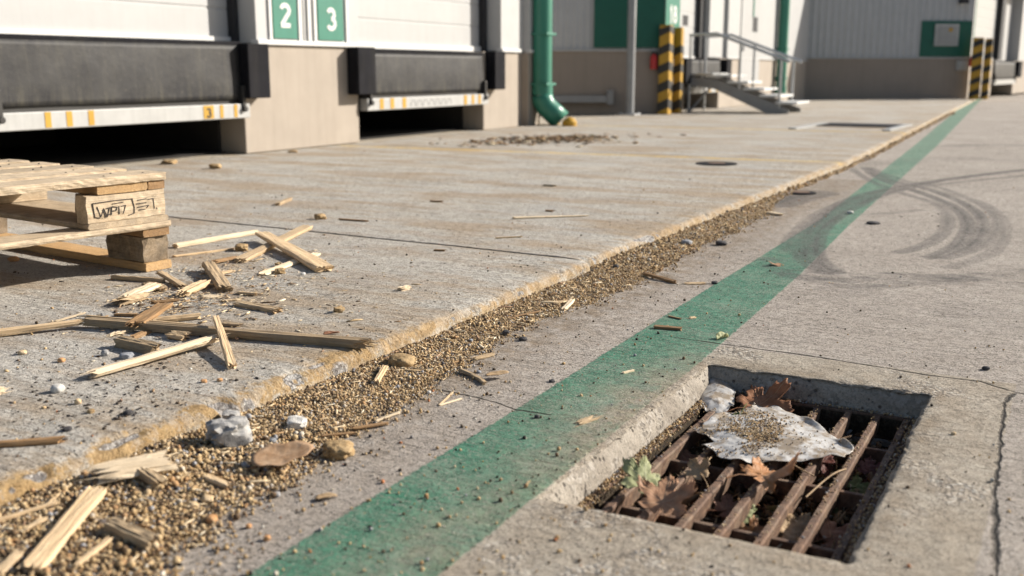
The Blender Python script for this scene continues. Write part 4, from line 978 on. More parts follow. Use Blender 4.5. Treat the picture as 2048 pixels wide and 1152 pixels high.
leaf(1400,946,-.050,66,'leaf_dry','dry buff scrap of leaf on the middle cross bar',rot=130,tilt=(34,-20),curl=.5,seed=33,lob=3)
leaf(1560,930,-.085,76,'leaf_brown','brown leaf mostly hidden below the plastic film',rot=10,tilt=(15,0),curl=.4,seed=35)
leaf(1452,1020,-.090,84,'leaf_brown','dark brown leaf in the pit left of the lime green one',rot=10,tilt=(20,15),curl=.5,seed=37)
leaf(1385,920,-.095,80,'leaf_brown','brown leaf in the pit between the left hand bars',rot=200,tilt=(20,15),curl=.4,seed=53)
leaf(566,912,.024,98,'leaf_buff','curled buff leaf on the seed drift right of the largest lump',rot=30,tilt=(12,-6),curl=.22,seed=39,ell=.62,stem=False)
leaf(1556,528,.004,34,'leaf_tan','small pinkish leaf on the green line below the tyre marks',rot=200,curl=.35,seed=41,lob=3,stem=False)
leaf(652,994,.004,36,'leaf_dry','single flat yellow oval leaf on the road off the drift',rot=25,curl=.2,seed=43,stem=False,ell=.45)
leaf(995,749,.010,40,'leaf_dry','cream oval flake with a split at the drift edge',rot=28,curl=.25,seed=45,stem=False,ell=.45)
leaf(663,667,ZA+.004,26,'leaf_brown','small brown oval leaf behind the right end of the longest stick',rot=28,curl=.3,seed=47,stem=False,ell=.4)
leaf(1445,675,.004,26,'leaf_pale','tiny whitish curled flake at the right edge of the green line',rot=40,curl=.6,seed=49,stem=False,ell=.5)
def crumple(name,corners,z,rise,mat,label,cat,seed,n=70,lean=None):
    """thin film: polar sheet inside a px outline, with ridged folds"""
    P=[at(a,b,z) for a,b in corners]; c=sum(P,Vector())/len(P); m=len(P)
    per=[]; N_=280
    for i in range(N_):
        u=i/N_*m; k=int(u); f=u-k; p=P[k].lerp(P[(k+1)%m],f); per.append(p-c)
    V=[];rings=64; rs=random.Random(int(seed*10))
    fold=[(rs.uniform(0,math.pi),rs.uniform(.05,.15),rs.uniform(0,1)) for _ in range(6)]
    def crease(wx,wy):
        wx+=.016*mnoise.noise(Vector((wx*16,wy*16,seed+30))); wy+=.016*mnoise.noise(Vector((wx*16,wy*16,seed+40))); h=0
        for a,p,o_ in fold:
            t=((wx*math.cos(a)+wy*math.sin(a))/p+o_)%1.0; h+=abs(t-.5)*2*p/.13*(.6+.4*mnoise.noise(Vector((wx*12,wy*12,a*9))))
        return h/4.2
    V.append((0,0,rise*.8))
    for k in range(1,rings+1):
        f=k/rings
        for i,q in enumerate(per):
            x=q.x*f; y=q.y*f; wx=(c.x+x); wy=(c.y+y); cr=crease(wx,wy)
            dome=(1-f*f)*.55+.12; h=rise*(dome*(.35+.9*cr)+.03*mnoise.noise(Vector((wx*70,wy*70,seed+7))))
            lip=0
            if f>.90: lip=(f-.90)/.10*rise*.4*max(0,mnoise.noise(Vector((i*.07,3,seed)))+.15)
            zz=max(h,-.001)+lip
            if lean: zz+=lean[0]*x+lean[1]*y
            jx=.007*mnoise.noise(Vector((wx*40,wy*40,seed+20)))*f; V.append((x+jx,y-jx,zz))
    F=[(0,1+i,1+(i+1)%N_) for i in range(N_)]
    for k in range(rings-1):
        for i in range(N_): a=1+k*N_+i;b=1+k*N_+(i+1)%N_; F.append((a,a+N_,b+N_));F.append((a,b+N_,b))
    me=mesh_np(name,V,np.array(F),[M[mat]],True); o=link(name,me); o.location=(c.x,c.y,z); s=o.modifiers.new('solid','SOLIDIFY'); s.thickness=.0004
    tag(o,label,cat); return o,c,V
film,fc,fV=crumple('plastic_sheet',[(1386,862),(1430,838),(1495,822),(1545,814),(1605,838),(1660,872),(1704,900),(1690,918),(1620,925),(1555,932),(1490,928),(1440,918),(1404,893),(1432,890),(1402,872)],-.053,.038,'plastic','crumpled dirty white plastic film lying over the grate bars','plastic film',3.3)
crumple('paper_scrap',[(1400,800),(1408,770),(1420,750),(1446,762),(1470,790),(1466,812),(1440,822),(1412,815)],-.050,.030,'plastic','torn soiled white paper wedged in the far left corner of the drain','paper scrap',8.1,lean=(.0,.12))
def film_seeds():
    V=np.array(fV); i=RNG.integers(0,len(V),3600); P=V[i]; w=fbm(P[:,0]*14,P[:,1]*14,91,3)+.6*np.exp(-((P[:,0]+.03)**2+(P[:,1]-.03)**2)/.004); P=P[(w>.12)|(RNG.random(len(P))<.08)]
    P=P+np.array([fc.x,fc.y,-.053+.0015]); P[:,:2]+=RNG.normal(size=(len(P),2))*.003; S_=np.clip(RNG.lognormal(-6.5,.3,len(P)),.0007,.003); v,f=scatter(P,np.stack([S_,S_,S_*.8],-1),1,.1)
    me=mesh_np('film_seeds',v,f,[M['grain']]); tag(link('film_seeds',me),'seeds sprinkled over the dirty plastic film','seeds',None,'stuff')
film_seeds()
def straw(pts,r,mat,label):
    P=[at(a,b,z) for a,b,z in pts]; o0=P[0].copy(); b=MB(); b.tube(smooth_curve([tuple(p-o0) for p in P],14),r,6); o=b.build('straw',M[mat],None,True,loc=o0); tag(o,label,'straw','dry stems on the grate')
straw([(1612,994,-.062),(1650,960,-.055),(1672,945,-.05),(1692,938,-.055)],.0016,'leaf_dry','long curved buff stem arching over the right hand bars')
straw([(1425,912,-.055),(1408,930,-.05),(1396,952,-.06)],.0014,'leaf_dry','short stem sticking out left below the plastic film')
straw([(1580,925,-.055),(1605,940,-.05),(1628,952,-.06)],.0014,'leaf_dry','short stem sticking out right below the plastic film')

# ------------------------------------------------------------------ pallets
PO=at(293,545,ZA); PROT=-R(6.8)
def board(name,u0,u1,v0,v1,z0,z1,mat,parent,seed,along='u',ragged=.0,lbl=None):
    """board with slightly uneven faces, grain along its length"""
    L=(u1-u0) if along=='u' else (v1-v0); W=(v1-v0) if along=='u' else (u1-u0); T=z1-z0
    nx=max(6,int(L/.02)); V=[];F=[]; rs=np.random.default_rng(seed)
    prof=[]; m=5
    for i in range(m): prof.append((-1+2*i/(m-1),-1))
    prof += [(1,-.33),(1,.33)]
    for i in range(m): prof.append((1-2*i/(m-1),1))
    prof += [(-1,.33),(-1,-.33)]; k=len(prof); ridge=rs.normal(size=k)*.5
    e0=rs.random(k)*ragged; e1=rs.random(k)*ragged
    for i in range(nx+1):
        t=i/nx
        for j,(a,b) in enumerate(prof):
            q=1-.03*(abs(a)>.9 and abs(b)>.9)
            x=-L/2+e0[j]+(L-e0[j]-e1[j])*t
            w=.0012*(mnoise.noise(Vector((x*11,j*1.7,seed)))+ridge[j]*.5)+.0010*mnoise.noise(Vector((x*60,j*3.1,seed+9)))
            w2=(ragged*.5)*mnoise.noise(Vector((x*90,j*5.1,seed+2)))
            V.append((x,a*(W/2)*q+(w+w2)*(1 if a>0 else -1)*(abs(a)>.9),b*(T/2)*q+w*(1 if b>0 else -1)*.8*(abs(b)>.9)))
    for i in range(nx):
        for j in range(k): a=i*k+j;b=i*k+(j+1)%k; F.append((a,a+k,b+k,b))
    F.append(tuple(range(k))); F.append(tuple(nx*k+j for j in range(k))[::-1])
    me=mesh(name,V,F,M[mat]); o=link(name,me,parent)
    o.location=((u0+u1)/2,(v0+v1)/2,(z0+z1)/2); o.rotation_euler=(0,0,0 if along=='u' else math.pi/2)
    if lbl: o['label']=lbl
    return o
# local x of the pallet runs along the deck boards, local y away to the left
ang=math.atan2(math.cos(R(6.8)),math.sin(R(6.8)))
low=empty('wooden_pallet',PO,ang,'lower weathered wooden pallet standing on the slab with a dirty corner block','wooden pallet','stacked wooden pallets')
upp=empty('wooden_pallet',(PO.x,PO.y,PO.z+.162),ang,'upper wooden pallet with pale deck boards and a marked corner block','wooden pallet','stacked wooden pallets')
board('bottom_board',0,.10,0,1.1,.001,.029,'board_tan',low,1,'v',.002)
board('bottom_board',-1.15,-1.03,0,1.1,.001,.029,'board_tan',low,2,'v')
board('block',.0,.098,.004,.215,.030,.114,'block_dirty',low,3,'v',.013,'dirty crumbling corner block')
board('block',.0,.098,1.0,1.1,.030,.114,'block_dirty',low,4,'v',.004)
board('block',-1.15,-1.03,.0,.2,.030,.114,'board_tan',low,5,'v'); board('block',-1.15,-1.03,.88,1.09,.030,.114,'board_tan',low,6,'v')
board('stringer_board',.0,.10,.0,1.1,.1148,.1408,'wood_brown',low,7,'v',.002); board('stringer_board',-1.15,-1.03,.0,1.1,.1148,.1408,'board_tan',low,8,'v')
board('deck_board',-1.18,.105,-.006,.118,.1412,.161,'board',low,9,'u',.003,'long pale deck board of the lower pallet')
board('bottom_board',-.195,.10,.0,1.1,.0,.019,'board',upp,11,'v',.002)
board('bottom_board',-1.15,-.95,.0,1.1,.0,.019,'board_tan',upp,12,'v',.002)
mk=board('block',-.195,.095,.004,.062,.0196,.106,'board',upp,13,'u',.004,'pale corner block with a scribbled marker code')
board('block',-.155,.09,.066,.13,.0196,.104,'block_dirty',upp,14,'u',.008,'dark rotten block behind the marked one')
board('block',-.195,.095,.70,.83,.0196,.106,'board',upp,15,'u',.003)
board('block',-1.15,-.95,.0,.13,.0196,.106,'board_tan',upp,16,'u'); board('block',-1.15,-.95,.5,.63,.0196,.106,'board_tan',upp,17,'u')
board('stringer_board',-.155,.028,.0,1.1,.1066,.134,'board_tan',upp,18,'v',.002); board('stringer_board',.031,.095,.001,1.1,.1066,.134,'wood_brown',upp,19,'v',.002)
board('stringer_board',-1.15,-.98,.0,1.1,.1066,.134,'board_tan',upp,20,'v')
for i in range(6):
  db=board('deck_board',-1.18,.095+random.uniform(-.004,.006),-.006+i*.2,.128+i*.2,.1345+random.uniform(0,.002),.159+random.uniform(-.001,.002),'board',upp,30+i,'u',.006)
  for q_,(nx_,ny_) in enumerate(((.575,-.03),(.50,.035),(.435,-.025))): MB().tube([(nx_,ny_,.010),(nx_,ny_,.0142)],.0032,8).build('nail_head',M['black'],db)
# marker scribble on the block: a bracketed code and a dash
def scribble():
    # strokes in px of the photograph's block face, turned into block face coordinates
    X0,X1,Y0,Y1=195.,335.,372.,428.
    strokes=[[(206,388),(208,418),(216,420)],[(206,388),(240,383),(275,380)],[(213,396),(218,418),(224,400),(229,418),(234,398)],[(228,400),(240,397)],[(238,396),(236,414)],[(240,396),(247,398),(245,405),(238,406)],[(250,396),(250,413)],[(254,396),(262,394),(257,412)],[(274,380),(277,400),(276,413),(266,417)],[(282,392),(299,390)],[(283,400),(303,396),(299,402)],[(285,406),(296,405)],[(284,384),(300,381)],[(302,383),(312,381),(313,404)],[(317,403),(318,405)],[(222,402),(226,418),(234,412)],[(240,390),(258,387)]]
    b=MB()
    for s_ in strokes:
        pts=[]
        for (x,y) in s_:
            u=(x-X0)/(X1-X0); w=(y-(Y0+(Y1-Y0)*0)+(x-X0)*.10)/(Y1-Y0)
            pts.append((-.145+u*.29, 0, .044-w*.080))
        for (a,c) in zip(pts[:-1],pts[1:]):
            a=Vector(a);c=Vector(c); d=(c-a); 
            if d.length<1e-5: continue
            n=Vector((-d.z,0,d.x)).normalized()*.0011; e=d.normalized()*.0006
            y0=-.0315; y1=-.0285
            q=[a-n-e,a+n-e,c+n+e,c-n+e]
            b.add([(p.x,y0,p.z) for p in q]+[(p.x,y1,p.z) for p in q],[(0,1,2,3),(7,6,5,4),(0,4,5,1),(1,5,6,2),(2,6,7,3),(3,7,4,0)])
    b.build('marker_code',M['ink'],mk)
scribble()

# ------------------------------------------------------------------ the warehouse
def frame(P,Q):
    """local frame of a wall from P to Q; s along, n outwards (to the right of P->Q)"""
    P=Vector((*P,ZA)); Q=Vector((*Q,ZA)); d=(Q-P).normalized(); nrm=Vector((d.y,-d.x,0)); ang=math.atan2(d.y,d.x)
    def sz(px,py):
        r=Vector(_f*FPX+_r*(px-1024)+_u*(576-py)); c=Vector(_c); t=(P-c).dot(nrm)/r.dot(nrm); q=c+r*t; return (q-P).dot(d),q.z-ZA
    return P,ang,sz
class Wing:
    def __init__(s,P,Q,name,label): s.P,s.ang,s.sz=frame(P,Q); s.e=empty(name,s.P,s.ang,label,'building')
    def bx(s,name,s0,s1,n0,n1,z0,z1,mat,parent=None,bevel=0):
        return MB().box(s0,s1,-n1,-n0,z0,z1).build(name,M[mat],parent or s.e,bevel=bevel)
def ribbed(w,name,s0,s1,n,z0,z1,mat,pitch=.11,dpt=.018,parent=None):
    V=[];F=[];x=s0;prof=[]
    while x<s1:
        prof += [(x,0),(x+pitch*.55,0),(x+pitch*.66,dpt),(x+pitch*.89,dpt)]; x+=pitch
    prof=[(a,b) for a,b in prof if a<s1]+[(s1,0)]
    for a,b in prof: V += [(a,-(n+b),z0),(a,-(n+b),z1),(a,-(n-.03),z0),(a,-(n-.03),z1)]
    for i in range(len(prof)-1):
        a=i*4; F += [(a,a+4,a+5,a+1),(a+2,a+3,a+7,a+6),(a+1,a+5,a+7,a+3),(a,a+2,a+6,a+4)]
    me=mesh(name,V,F,M[mat]); return link(name,me,parent or w.e)
def ribbon(pts,w,y):
    """flat stroke of width w through 2-D points, 2 mm thick, facing -y"""
    V=[];F=[];n=len(pts)
    for i,(x,z) in enumerate(pts):
        a=pts[max(i-1,0)]; c=pts[min(i+1,n-1)]; dx,dz=c[0]-a[0],c[1]-a[1]; l=math.hypot(dx,dz) or 1; nx,nz=-dz/l*w/2,dx/l*w/2
        V += [(x-nx,y,z-nz),(x+nx,y,z+nz),(x-nx,y+.002,z-nz),(x+nx,y+.002,z+nz)]
    for i in range(n-1):
        a=i*4; F += [(a,a+4,a+5,a+1),(a+2,a+3,a+7,a+6),(a+1,a+5,a+7,a+3),(a,a+2,a+6,a+4)]
    F += [(0,1,3,2),(n*4-4,n*4-2,n*4-1,n*4-3)]
    return V,F
def arc(cx,cz,rx,rz,a0,a1,n=22): return [(cx+rx*math.cos(R(a0+(a1-a0)*i/n)),cz+rz*math.sin(R(a0+(a1-a0)*i/n))) for i in range(n+1)]
def glyph(ch,h):
    w=h*.205; k=h/2-w/2
    if ch=='2': return [arc(0,k*.50,k*.62,k*.50,165,-35)+[(-k*.60,-k+w*.1)],[(-k*.72,-k),(k*.72,-k)]],w
    if ch=='3': return [arc(0,k*.49,k*.56,k*.51,155,-88),arc(0,-k*.45,k*.64,k*.55,88,-155)],w
    if ch=='8': return [arc(0,k*.50,k*.50,k*.48,-90,270),arc(0,-k*.47,k*.60,k*.53,-90,270)],w
    return [[(k*.1,-k-w/2),(k*.1,k+w/2)],[(k*.05,k*.9),(-k*.4,k*.5)]],w
def text_mesh(txt,h,mat,parent,loc,rot,thick=.004,off=.012,name='digit',sq=1.0):
    o=None; adv=h*.66*sq
    for q,ch in enumerate(txt):
        st,w=glyph(ch,h); b=MB()
        for i,p in enumerate(st): b.add(*ribbon([(x*sq,z) for x,z in p],w*.92,-.0008*i))
        o=link(name,mesh(name,b.V,b.F,M[mat]),parent); o.location=(loc[0]+(q-(len(txt)-1)/2)*adv,loc[1]-.001,loc[2]+h/2)
    return o
def door(w,s0,s1,n,z0,z1,ribs=True):
    V=[];F=[]
    # sectional door: shallow horizontal ribs
    z=z0; prof=[]
    while z<z1: prof += [(z,0),(z+.004,.006),(z+.215,.006),(z+.222,0)]; z+=.235
    prof=[(a,b) for a,b in prof if a<=z1]+[(z1,0)]
    for a,b in prof: V += [(s0,-(n+b),a),(s1,-(n+b),a),(s0,-(n-.04),a),(s1,-(n-.04),a)]
    for i in range(len(prof)-1):
        a=i*4; F += [(a,a+1,a+5,a+4),(a+2,a+6,a+7,a+3),(a+1,a+3,a+7,a+5),(a,a+4,a+6,a+2)]
    o=link('dock_door',mesh('dock_door',V,F,M['door']),w.e)
    MB().box(s0,s1,-(n+.03),-(n-.02),z0-.045,z0+.012).build('bottom_rail',M['signtext'],o)
    return o
def leveler(w,s0,s1,top,beam_t,beam_b,label,marks=(),deep=1,scrawl=False):
    t=empty('dock_leveler',w.P+Vector((math.cos(w.ang)*(s0+s1)/2,math.sin(w.ang)*(s0+s1)/2,0)),w.ang,label,'dock leveler','dock levelers under the doors')
    c=(s0+s1)/2; a,b=s0-c,s1-c
    # hanging rubber apron with slight waves
    V=[];F=[];nx,nz=40,12; z0=beam_t+.035; 
    for j in range(nz+1):
        for i in range(nx+1):
            x=a+.04+(b-a-.08)*i/nx; z=top+(z0-top)*j/nz
            y=-.03-.012*math.sin(j/nz*2.2)+.006*mnoise.noise(Vector((x*3,z*4,s0))); V.append((x,y,z))
    for j in range(nz):
        for i in range(nx): q=j*(nx+1)+i; F.append((q,q+nx+1,q+nx+2,q+1))
    ap=link('rubber_apron',mesh('rubber_apron',V,F,M['curtain'],True),t); m=ap.modifiers.new('solid','SOLIDIFY'); m.thickness=.02; m.offset=-1
    MB().box(a,b,-.03,.22,top+.001,top+.03).build('lip_plate',M['rubber'],t,bevel=.004)
    bm=MB().box(a+.0,b+.02,-.07,.02,beam_b,beam_t).build('front_beam',M['steelwhite'],t,bevel=.006)
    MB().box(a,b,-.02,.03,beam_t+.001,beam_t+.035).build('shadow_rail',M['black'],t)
    for (m0,m1) in marks: MB().box(m0-c,m1-c,-.0725,-.0695,beam_b+.01,beam_t-.004).build('yellow_mark',M['yellow'],t)
    for x in (a+.03,b-.07):
        h=MB().box(x,x+.035,-.085,-.03,beam_t-.05,beam_t+.14); h.tube([(x+.017,-.1,beam_t-.04),(x+.017,-.05,beam_t-.04)],.022,12); h.build('hinge_arm',M['black'],t,bevel=.004)
    if scrawl:
        pts=[]
        for k in range(7): x=-.40+k*.11; pts += [(x,beam_b+.025),(x+.03,beam_t-.03),(x+.075,beam_t-.035),(x+.085,beam_b+.03)]
        V,F=ribbon(pts,.012,-.0722); link('faded_lettering',mesh('faded_lettering',V,F,M['vent']),t)
    return t,bm
def bumper(w,s0,s1,z0,z1,n=.11,lbl=None):
    o=MB().box(s0,s1,-n,-.002,z0,z1).build('dock_bumper',M['rubber'],w.e,bevel=.008); return o
ZP=.845                                            # plinth height above the slab
A=Wing((-5.78,0),(-5.78,11.4),'warehouse','near warehouse wing with white dock doors numbered 2 and 3 over a tan plinth')
H=2.6
# piers of the plinth
def pier(w,s0,s1,mat='tan',n=0,z1=ZP,back=-2.2): return w.bx('plinth_pier',s0,s1,back,n,0,z1,mat,bevel=.008)
pier(A,1.0,3.94); pier(A,6.27,7.76); pier(A,10.03,10.84); pier(A,10.84,11.10,n=-.09); pier(A,11.10,11.40)
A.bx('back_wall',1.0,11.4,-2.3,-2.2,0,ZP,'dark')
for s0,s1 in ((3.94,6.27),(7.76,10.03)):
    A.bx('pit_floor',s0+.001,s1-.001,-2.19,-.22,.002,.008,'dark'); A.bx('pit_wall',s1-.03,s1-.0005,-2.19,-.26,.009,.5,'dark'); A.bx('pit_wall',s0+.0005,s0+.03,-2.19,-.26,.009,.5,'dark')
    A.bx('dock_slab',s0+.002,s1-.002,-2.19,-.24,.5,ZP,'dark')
# upper wall behind, fronts proud of it
A.bx('upper_wall',1.0,11.4,-2.2,-.262,ZP+.002,H,'white')
door(A,3.99,6.385,-.24,ZP+.05,H-.2); door(A,7.84,10.345,-.24,ZP+.05,H-.2)
A.bx('door_seal',6.387,6.438,-.255,-.17,ZP+.003,H-.1,'seal'); A.bx('door_seal',10.347,10.412,-.255,-.17,ZP+.003,H-.1,'seal')
A.bx('door_seal',3.94,3.985,-.255,-.13,ZP+.003,H-.1,'seal'); A.bx('door_seal',7.785,7.835,-.255,-.13,ZP+.003,H-.1,'seal')
for s0,s1 in ((1.0,3.93),(6.44,7.78),(10.42,10.86),(11.12,11.4)):
    A.bx('front_panel',s0,s1,-.26,.006,ZP+.015,H,'white',bevel=.004); A.bx('drip_flashing',s0-.005,s1+.005,-.05,.03,ZP+.003,ZP+.040,'signtext',bevel=.004)
A.bx('front_panel',10.862,11.118,-.26,-.08,ZP+.003,H,'white')
for s_ in (6.60,6.96,7.08,7.16,7.60): A.bx('panel_trim',s_-.016,s_+.016,.007,.022,ZP+.045,H,'signtext')
A.bx('panel_groove',7.015,7.03,.0065,.010,ZP+.045,H,'vent')
A.bx('roof',.9,11.5,-6.0,.12,H+.002,H+.08,'roof'); A.bx('side_wall',11.3,11.4,-6,-2.31,0,H,'white_shade'); A.bx('side_wall',1.0,1.1,-6,-2.31,0,H,'white_shade')
A.bx('rear_wall',1.0,11.4,-6.1,-6.001,0,H,'white_shade')
for s0,s1 in ((6.20,6.44),(7.60,7.86),(10.07,10.30),(3.82,4.04)): bumper(A,s0,s1,.435 if s0<8 else .44,.85 if s0!=99 else 0,.13)
sgn=[]
def number_sign(w,s0,s1,z0,z1,txt,zc,hh,label,n=.0065):
    t=empty('number_sign',w.P+Vector((math.cos(w.ang)*(s0+s1)/2,math.sin(w.ang)*(s0+s1)/2,0)),w.ang,label,'sign','numbered dock signs')
    c=(s0+s1)/2; MB().box(s0-c,s1-c,-(n+.012),-n,z0,z1).build('plate',M['green'],t,bevel=.002)
    text_mesh(txt,hh,'signtext',t,(0,-(n+.0135),zc-hh/2),(math.pi/2,0,0),.002,.010,'digit'); return t
number_sign(A,6.635,6.925,.90,1.42,'2',1.085,.20,'green plate with a white 2 between the two dock doors')
number_sign(A,7.20,7.55,.90,1.42,'3',1.078,.20,'green plate with a white 3 left of the second dock door')
t,bm=leveler(A,4.04,6.24,.835,.395,.285,'black rubber dock leveler and white beam beneath the left door',[(4.40,4.445),(4.56,4.605),(4.73,4.775),(5.76,5.865),(5.93,5.965),(6.08,6.115)])
text_mesh('3',.075,'black',bm,(5.812-(4.04+6.24)/2,-.0735,.30),(math.pi/2,0,0),.0008,.003,'digit')
leveler(A,7.80,10.0,.80,.395,.285,'black rubber dock leveler and white beam beneath the door right of number 3',[(7.99,8.05),(8.16,8.22),(8.36,8.42),(9.50,9.56),(9.66,9.71),(9.80,9.85)],scrawl=True)
# green downpipe at the corner of the near wing
def downpipe(P,r,ztop,zel,dirv,label,full=True):
    t=empty('downpipe',(P[0],P[1],ZA),0,label,'downpipe','green downpipes')
    z0=zel; MB().tube([(0,0,z0),(0,0,ztop)],r,24).build('pipe',M['pipe'],t,True)
    MB().tube([(0,0,z0-.02),(0,0,z0+.12)],r*1.10,24).build('collar',M['pipe'],t,True)
    if full:
        d=Vector(dirv).normalized(); pts=[(0,0,z0-.02)]
        for a in (15,32,50): pts.append(tuple(d*(.17*(1-math.cos(R(a)))*2)+Vector((0,0,z0-.02-.23*math.sin(R(a))*1.15))))
        e=Vector(pts[-1]); pts.append(tuple(e+d*.11+Vector((0,0,-.10))))
        b=MB(); b.tube(pts,r*1.05,24,cap=False); el=b.build('elbow',M['pipe'],t,True); s=el.modifiers.new('solid','SOLIDIFY'); s.thickness=.008
        MB().tube([tuple(Vector(pts[-1])-d*.06+Vector((0,0,.055))),tuple(Vector(pts[-1])-d*.05+Vector((0,0,.046)))],r*.98,20).build('dark_mouth',M['dark'],t,True)
    for z in (.47,1.05): MB().box(-r-.16,-r*.5,-.02,.02,z,z+.05).box(-r*1.08,r*1.08,-r*1.08,r*1.08,z,z+.03).build('bracket',M['green'],t,bevel=.004)
    return t
downpipe((-5.69,11.28),.115,2.55,.38,(.80,.35,0),'thick green downpipe with an elbow at the corner of the near wing')
downpipe((-5.44,21.6),.10,2.4,.2,(1,0,0),'green downpipe at the far end of the middle wing behind the stairs',False)
# small yellow things by the pipe
o=MB(); o.tube([(0,0,0),(0,0,.05),(0,0,.085),(0,0,.105)],[.085,.088,.06,.012],20); o.build('bollard_cap',M['yellow'],None,True,loc=at(1139,252,ZA)); bpy.data.objects['bollard_cap'].name='yellow_cap'
tag(bpy.data.objects['yellow_cap'],'small yellow domed cap on the slab beside the downpipe outlet','cap')
o=MB().box(-.05,.05,-.03,.03,0,.24).box(-.06,.06,-.04,.04,0,.02).build('guard_post',M['yellow'],None,bevel=.01,loc=(-5.66,11.56,ZA)); tag(o,'short yellow guard post behind the foot of the thick downpipe','guard post')

# middle wing: recessed shaded wall with the green panel, then the dock front number 18
B=Wing((-7.7,13.75),(-5.56,15.05),'warehouse','middle warehouse wing with a shaded ribbed wall and a green panel over a tan plinth')
LB=math.hypot(2.14,1.30)
B.bx('plinth_pier',-2.5,LB,-.3,0,0,.92,'tan_shaded'); ribbed(B,'ribbed_wall',-2.5,LB,-.03,.95,2.8,'white_shade',.10,.02)
B.bx('drip_flashing',-2.5,LB,-.06,.03,.921,.949,'steelwhite')
s0,z0=B.sz(1187,98); s1,_=B.sz(1318,95)
B.bx('green_panel',s0,LB-.01,.002,.012,z0+.02,2.0,'green_shaded')
B.bx('roof',-2.6,LB,-3.0,.1,2.802,2.88,'roof'); B.bx('end_wall',-2.6,-2.501,-3,0,0,2.8,'white_shade')
def on(w,px,py,n=0):
    s_,z_=w.sz(px,py); return s_,z_
# steel rail on the wall
s0,zr=B.sz(1112,198); s1,_=B.sz(1212,195)
t=empty('wall_rail',B.P+Vector((math.cos(B.ang)*(s0+s1)/2,math.sin(B.ang)*(s0+s1)/2,0)),B.ang,'grey steel buffer rail low on the shaded wall behind the downpipe','rail')
c=(s0+s1)/2; MB().box(s0-c-.2,s1-c,-.14,-.04,zr-.05,zr+.05).build('beam',M['vent'],t,bevel=.006); MB().box(s1-c,s1-c+.09,-.15,-.002,zr-.08,zr+.13).build('end_plate',M['vent'],t,bevel=.006)  # darker grey than galvanised steel, the rail's shade put into its colour
s_,z_=B.sz(1306,122)
t=empty('fire_extinguisher',B.P+Vector((math.cos(B.ang)*s_,math.sin(B.ang)*s_,0)),B.ang,'red fire extinguisher on the shaded wall beside the striped bollards','fire extinguisher')
MB().tube([(0,-.06,z_-.12),(0,-.06,z_+.06),(0,-.06,z_+.10)],[.055,.055,.025],16).build('cylinder',M['red'],t,True); MB().box(-.02,.02,-.10,-.02,z_+.10,z_+.14).build('valve',M['black'],t)
MB().tube([(.03,-.07,z_+.1),(.07,-.07,z_),(.05,-.07,z_-.14)],.012,8).build('hose',M['black'],t,True)
# grey post
pp=at(1272,226,ZA); t=empty('steel_post',(-5.83,14.42,ZA),0,'slim grey steel post on a base plate before the shaded wall','post')
MB().tube([(0,0,.02),(0,0,2.7)],.062,16).build('shaft',M['postgrey'],t,True); MB().box(-.13,.13,-.13,.13,0,.022).build('base_plate',M['galv'],t,bevel=.004)
for dx in (-.1,.1):
    for dy in (-.1,.1): MB().tube([(dx,dy,.02),(dx,dy,.045)],.013,8).build('bolt',M['galv'],t)

C_=Wing((-5.56,15.06),(-5.56,24.3),'warehouse','dock front of the middle wing with number 18 and stairs before it')
# s=0 at Y=15.06
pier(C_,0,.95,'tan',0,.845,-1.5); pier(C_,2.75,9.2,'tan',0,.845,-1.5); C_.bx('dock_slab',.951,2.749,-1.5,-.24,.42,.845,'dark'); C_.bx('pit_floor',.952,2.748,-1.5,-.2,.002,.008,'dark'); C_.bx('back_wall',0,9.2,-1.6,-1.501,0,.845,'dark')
C_.bx('upper_wall',0,9.2,-1.5,-.262,.847,2.6,'white'); door(C_,.62,2.10,-.24,.86,2.45); C_.bx('door_seal',2.102,2.30,-.255,-.15,.85,2.5,'seal')
C_.bx('front_panel',0,.60,-.26,.006,.86,2.6,'white'); C_.bx('front_panel',3.15,9.2,-.26,.006,.86,2.6,'white'); C_.bx('front_panel',2.305,3.145,-.26,-.06,.86,2.6,'white')
C_.bx('drip_flashing',0,.605,-.05,.03,.847,.859,'signtext'); C_.bx('drip_flashing',3.15,9.2,-.05,.03,.847,.859,'signtext')
C_.bx('roof',-.05,9.2,-3,.1,2.602,2.68,'roof')
pd=C_.bx('service_door',3.9,5.2,.0065,.022,.40,2.3,'door'); MB().box(4.62,4.95,-.0255,-.0235,1.35,1.62).build('window',M['seal'],pd); MB().box(4.0,4.1,-.06,-.0225,1.0,1.08).build('handle',M['galv'],pd)
C_.bx('door_window',1.45,1.70,-.24,-.228,1.36,1.52,'seal')
C_.bx('green_trim',4.60,4.66,.023,.035,1.62,2.5,'green')
bumper(C_,2.78,3.05,.44,.83,.13); bumper(C_,.66,.93,.44,.83,.13)
number_sign(C_,-.02,.60,.93,1.95,'18',1.47,.27,'tall green plate with a white 18 above the striped bollards',.0065)
leveler(C_,.98,2.72,.80,.385,.28,'small grey rubber dock leveler behind the steel stairs',[(2.0,2.1),(2.4,2.5)])
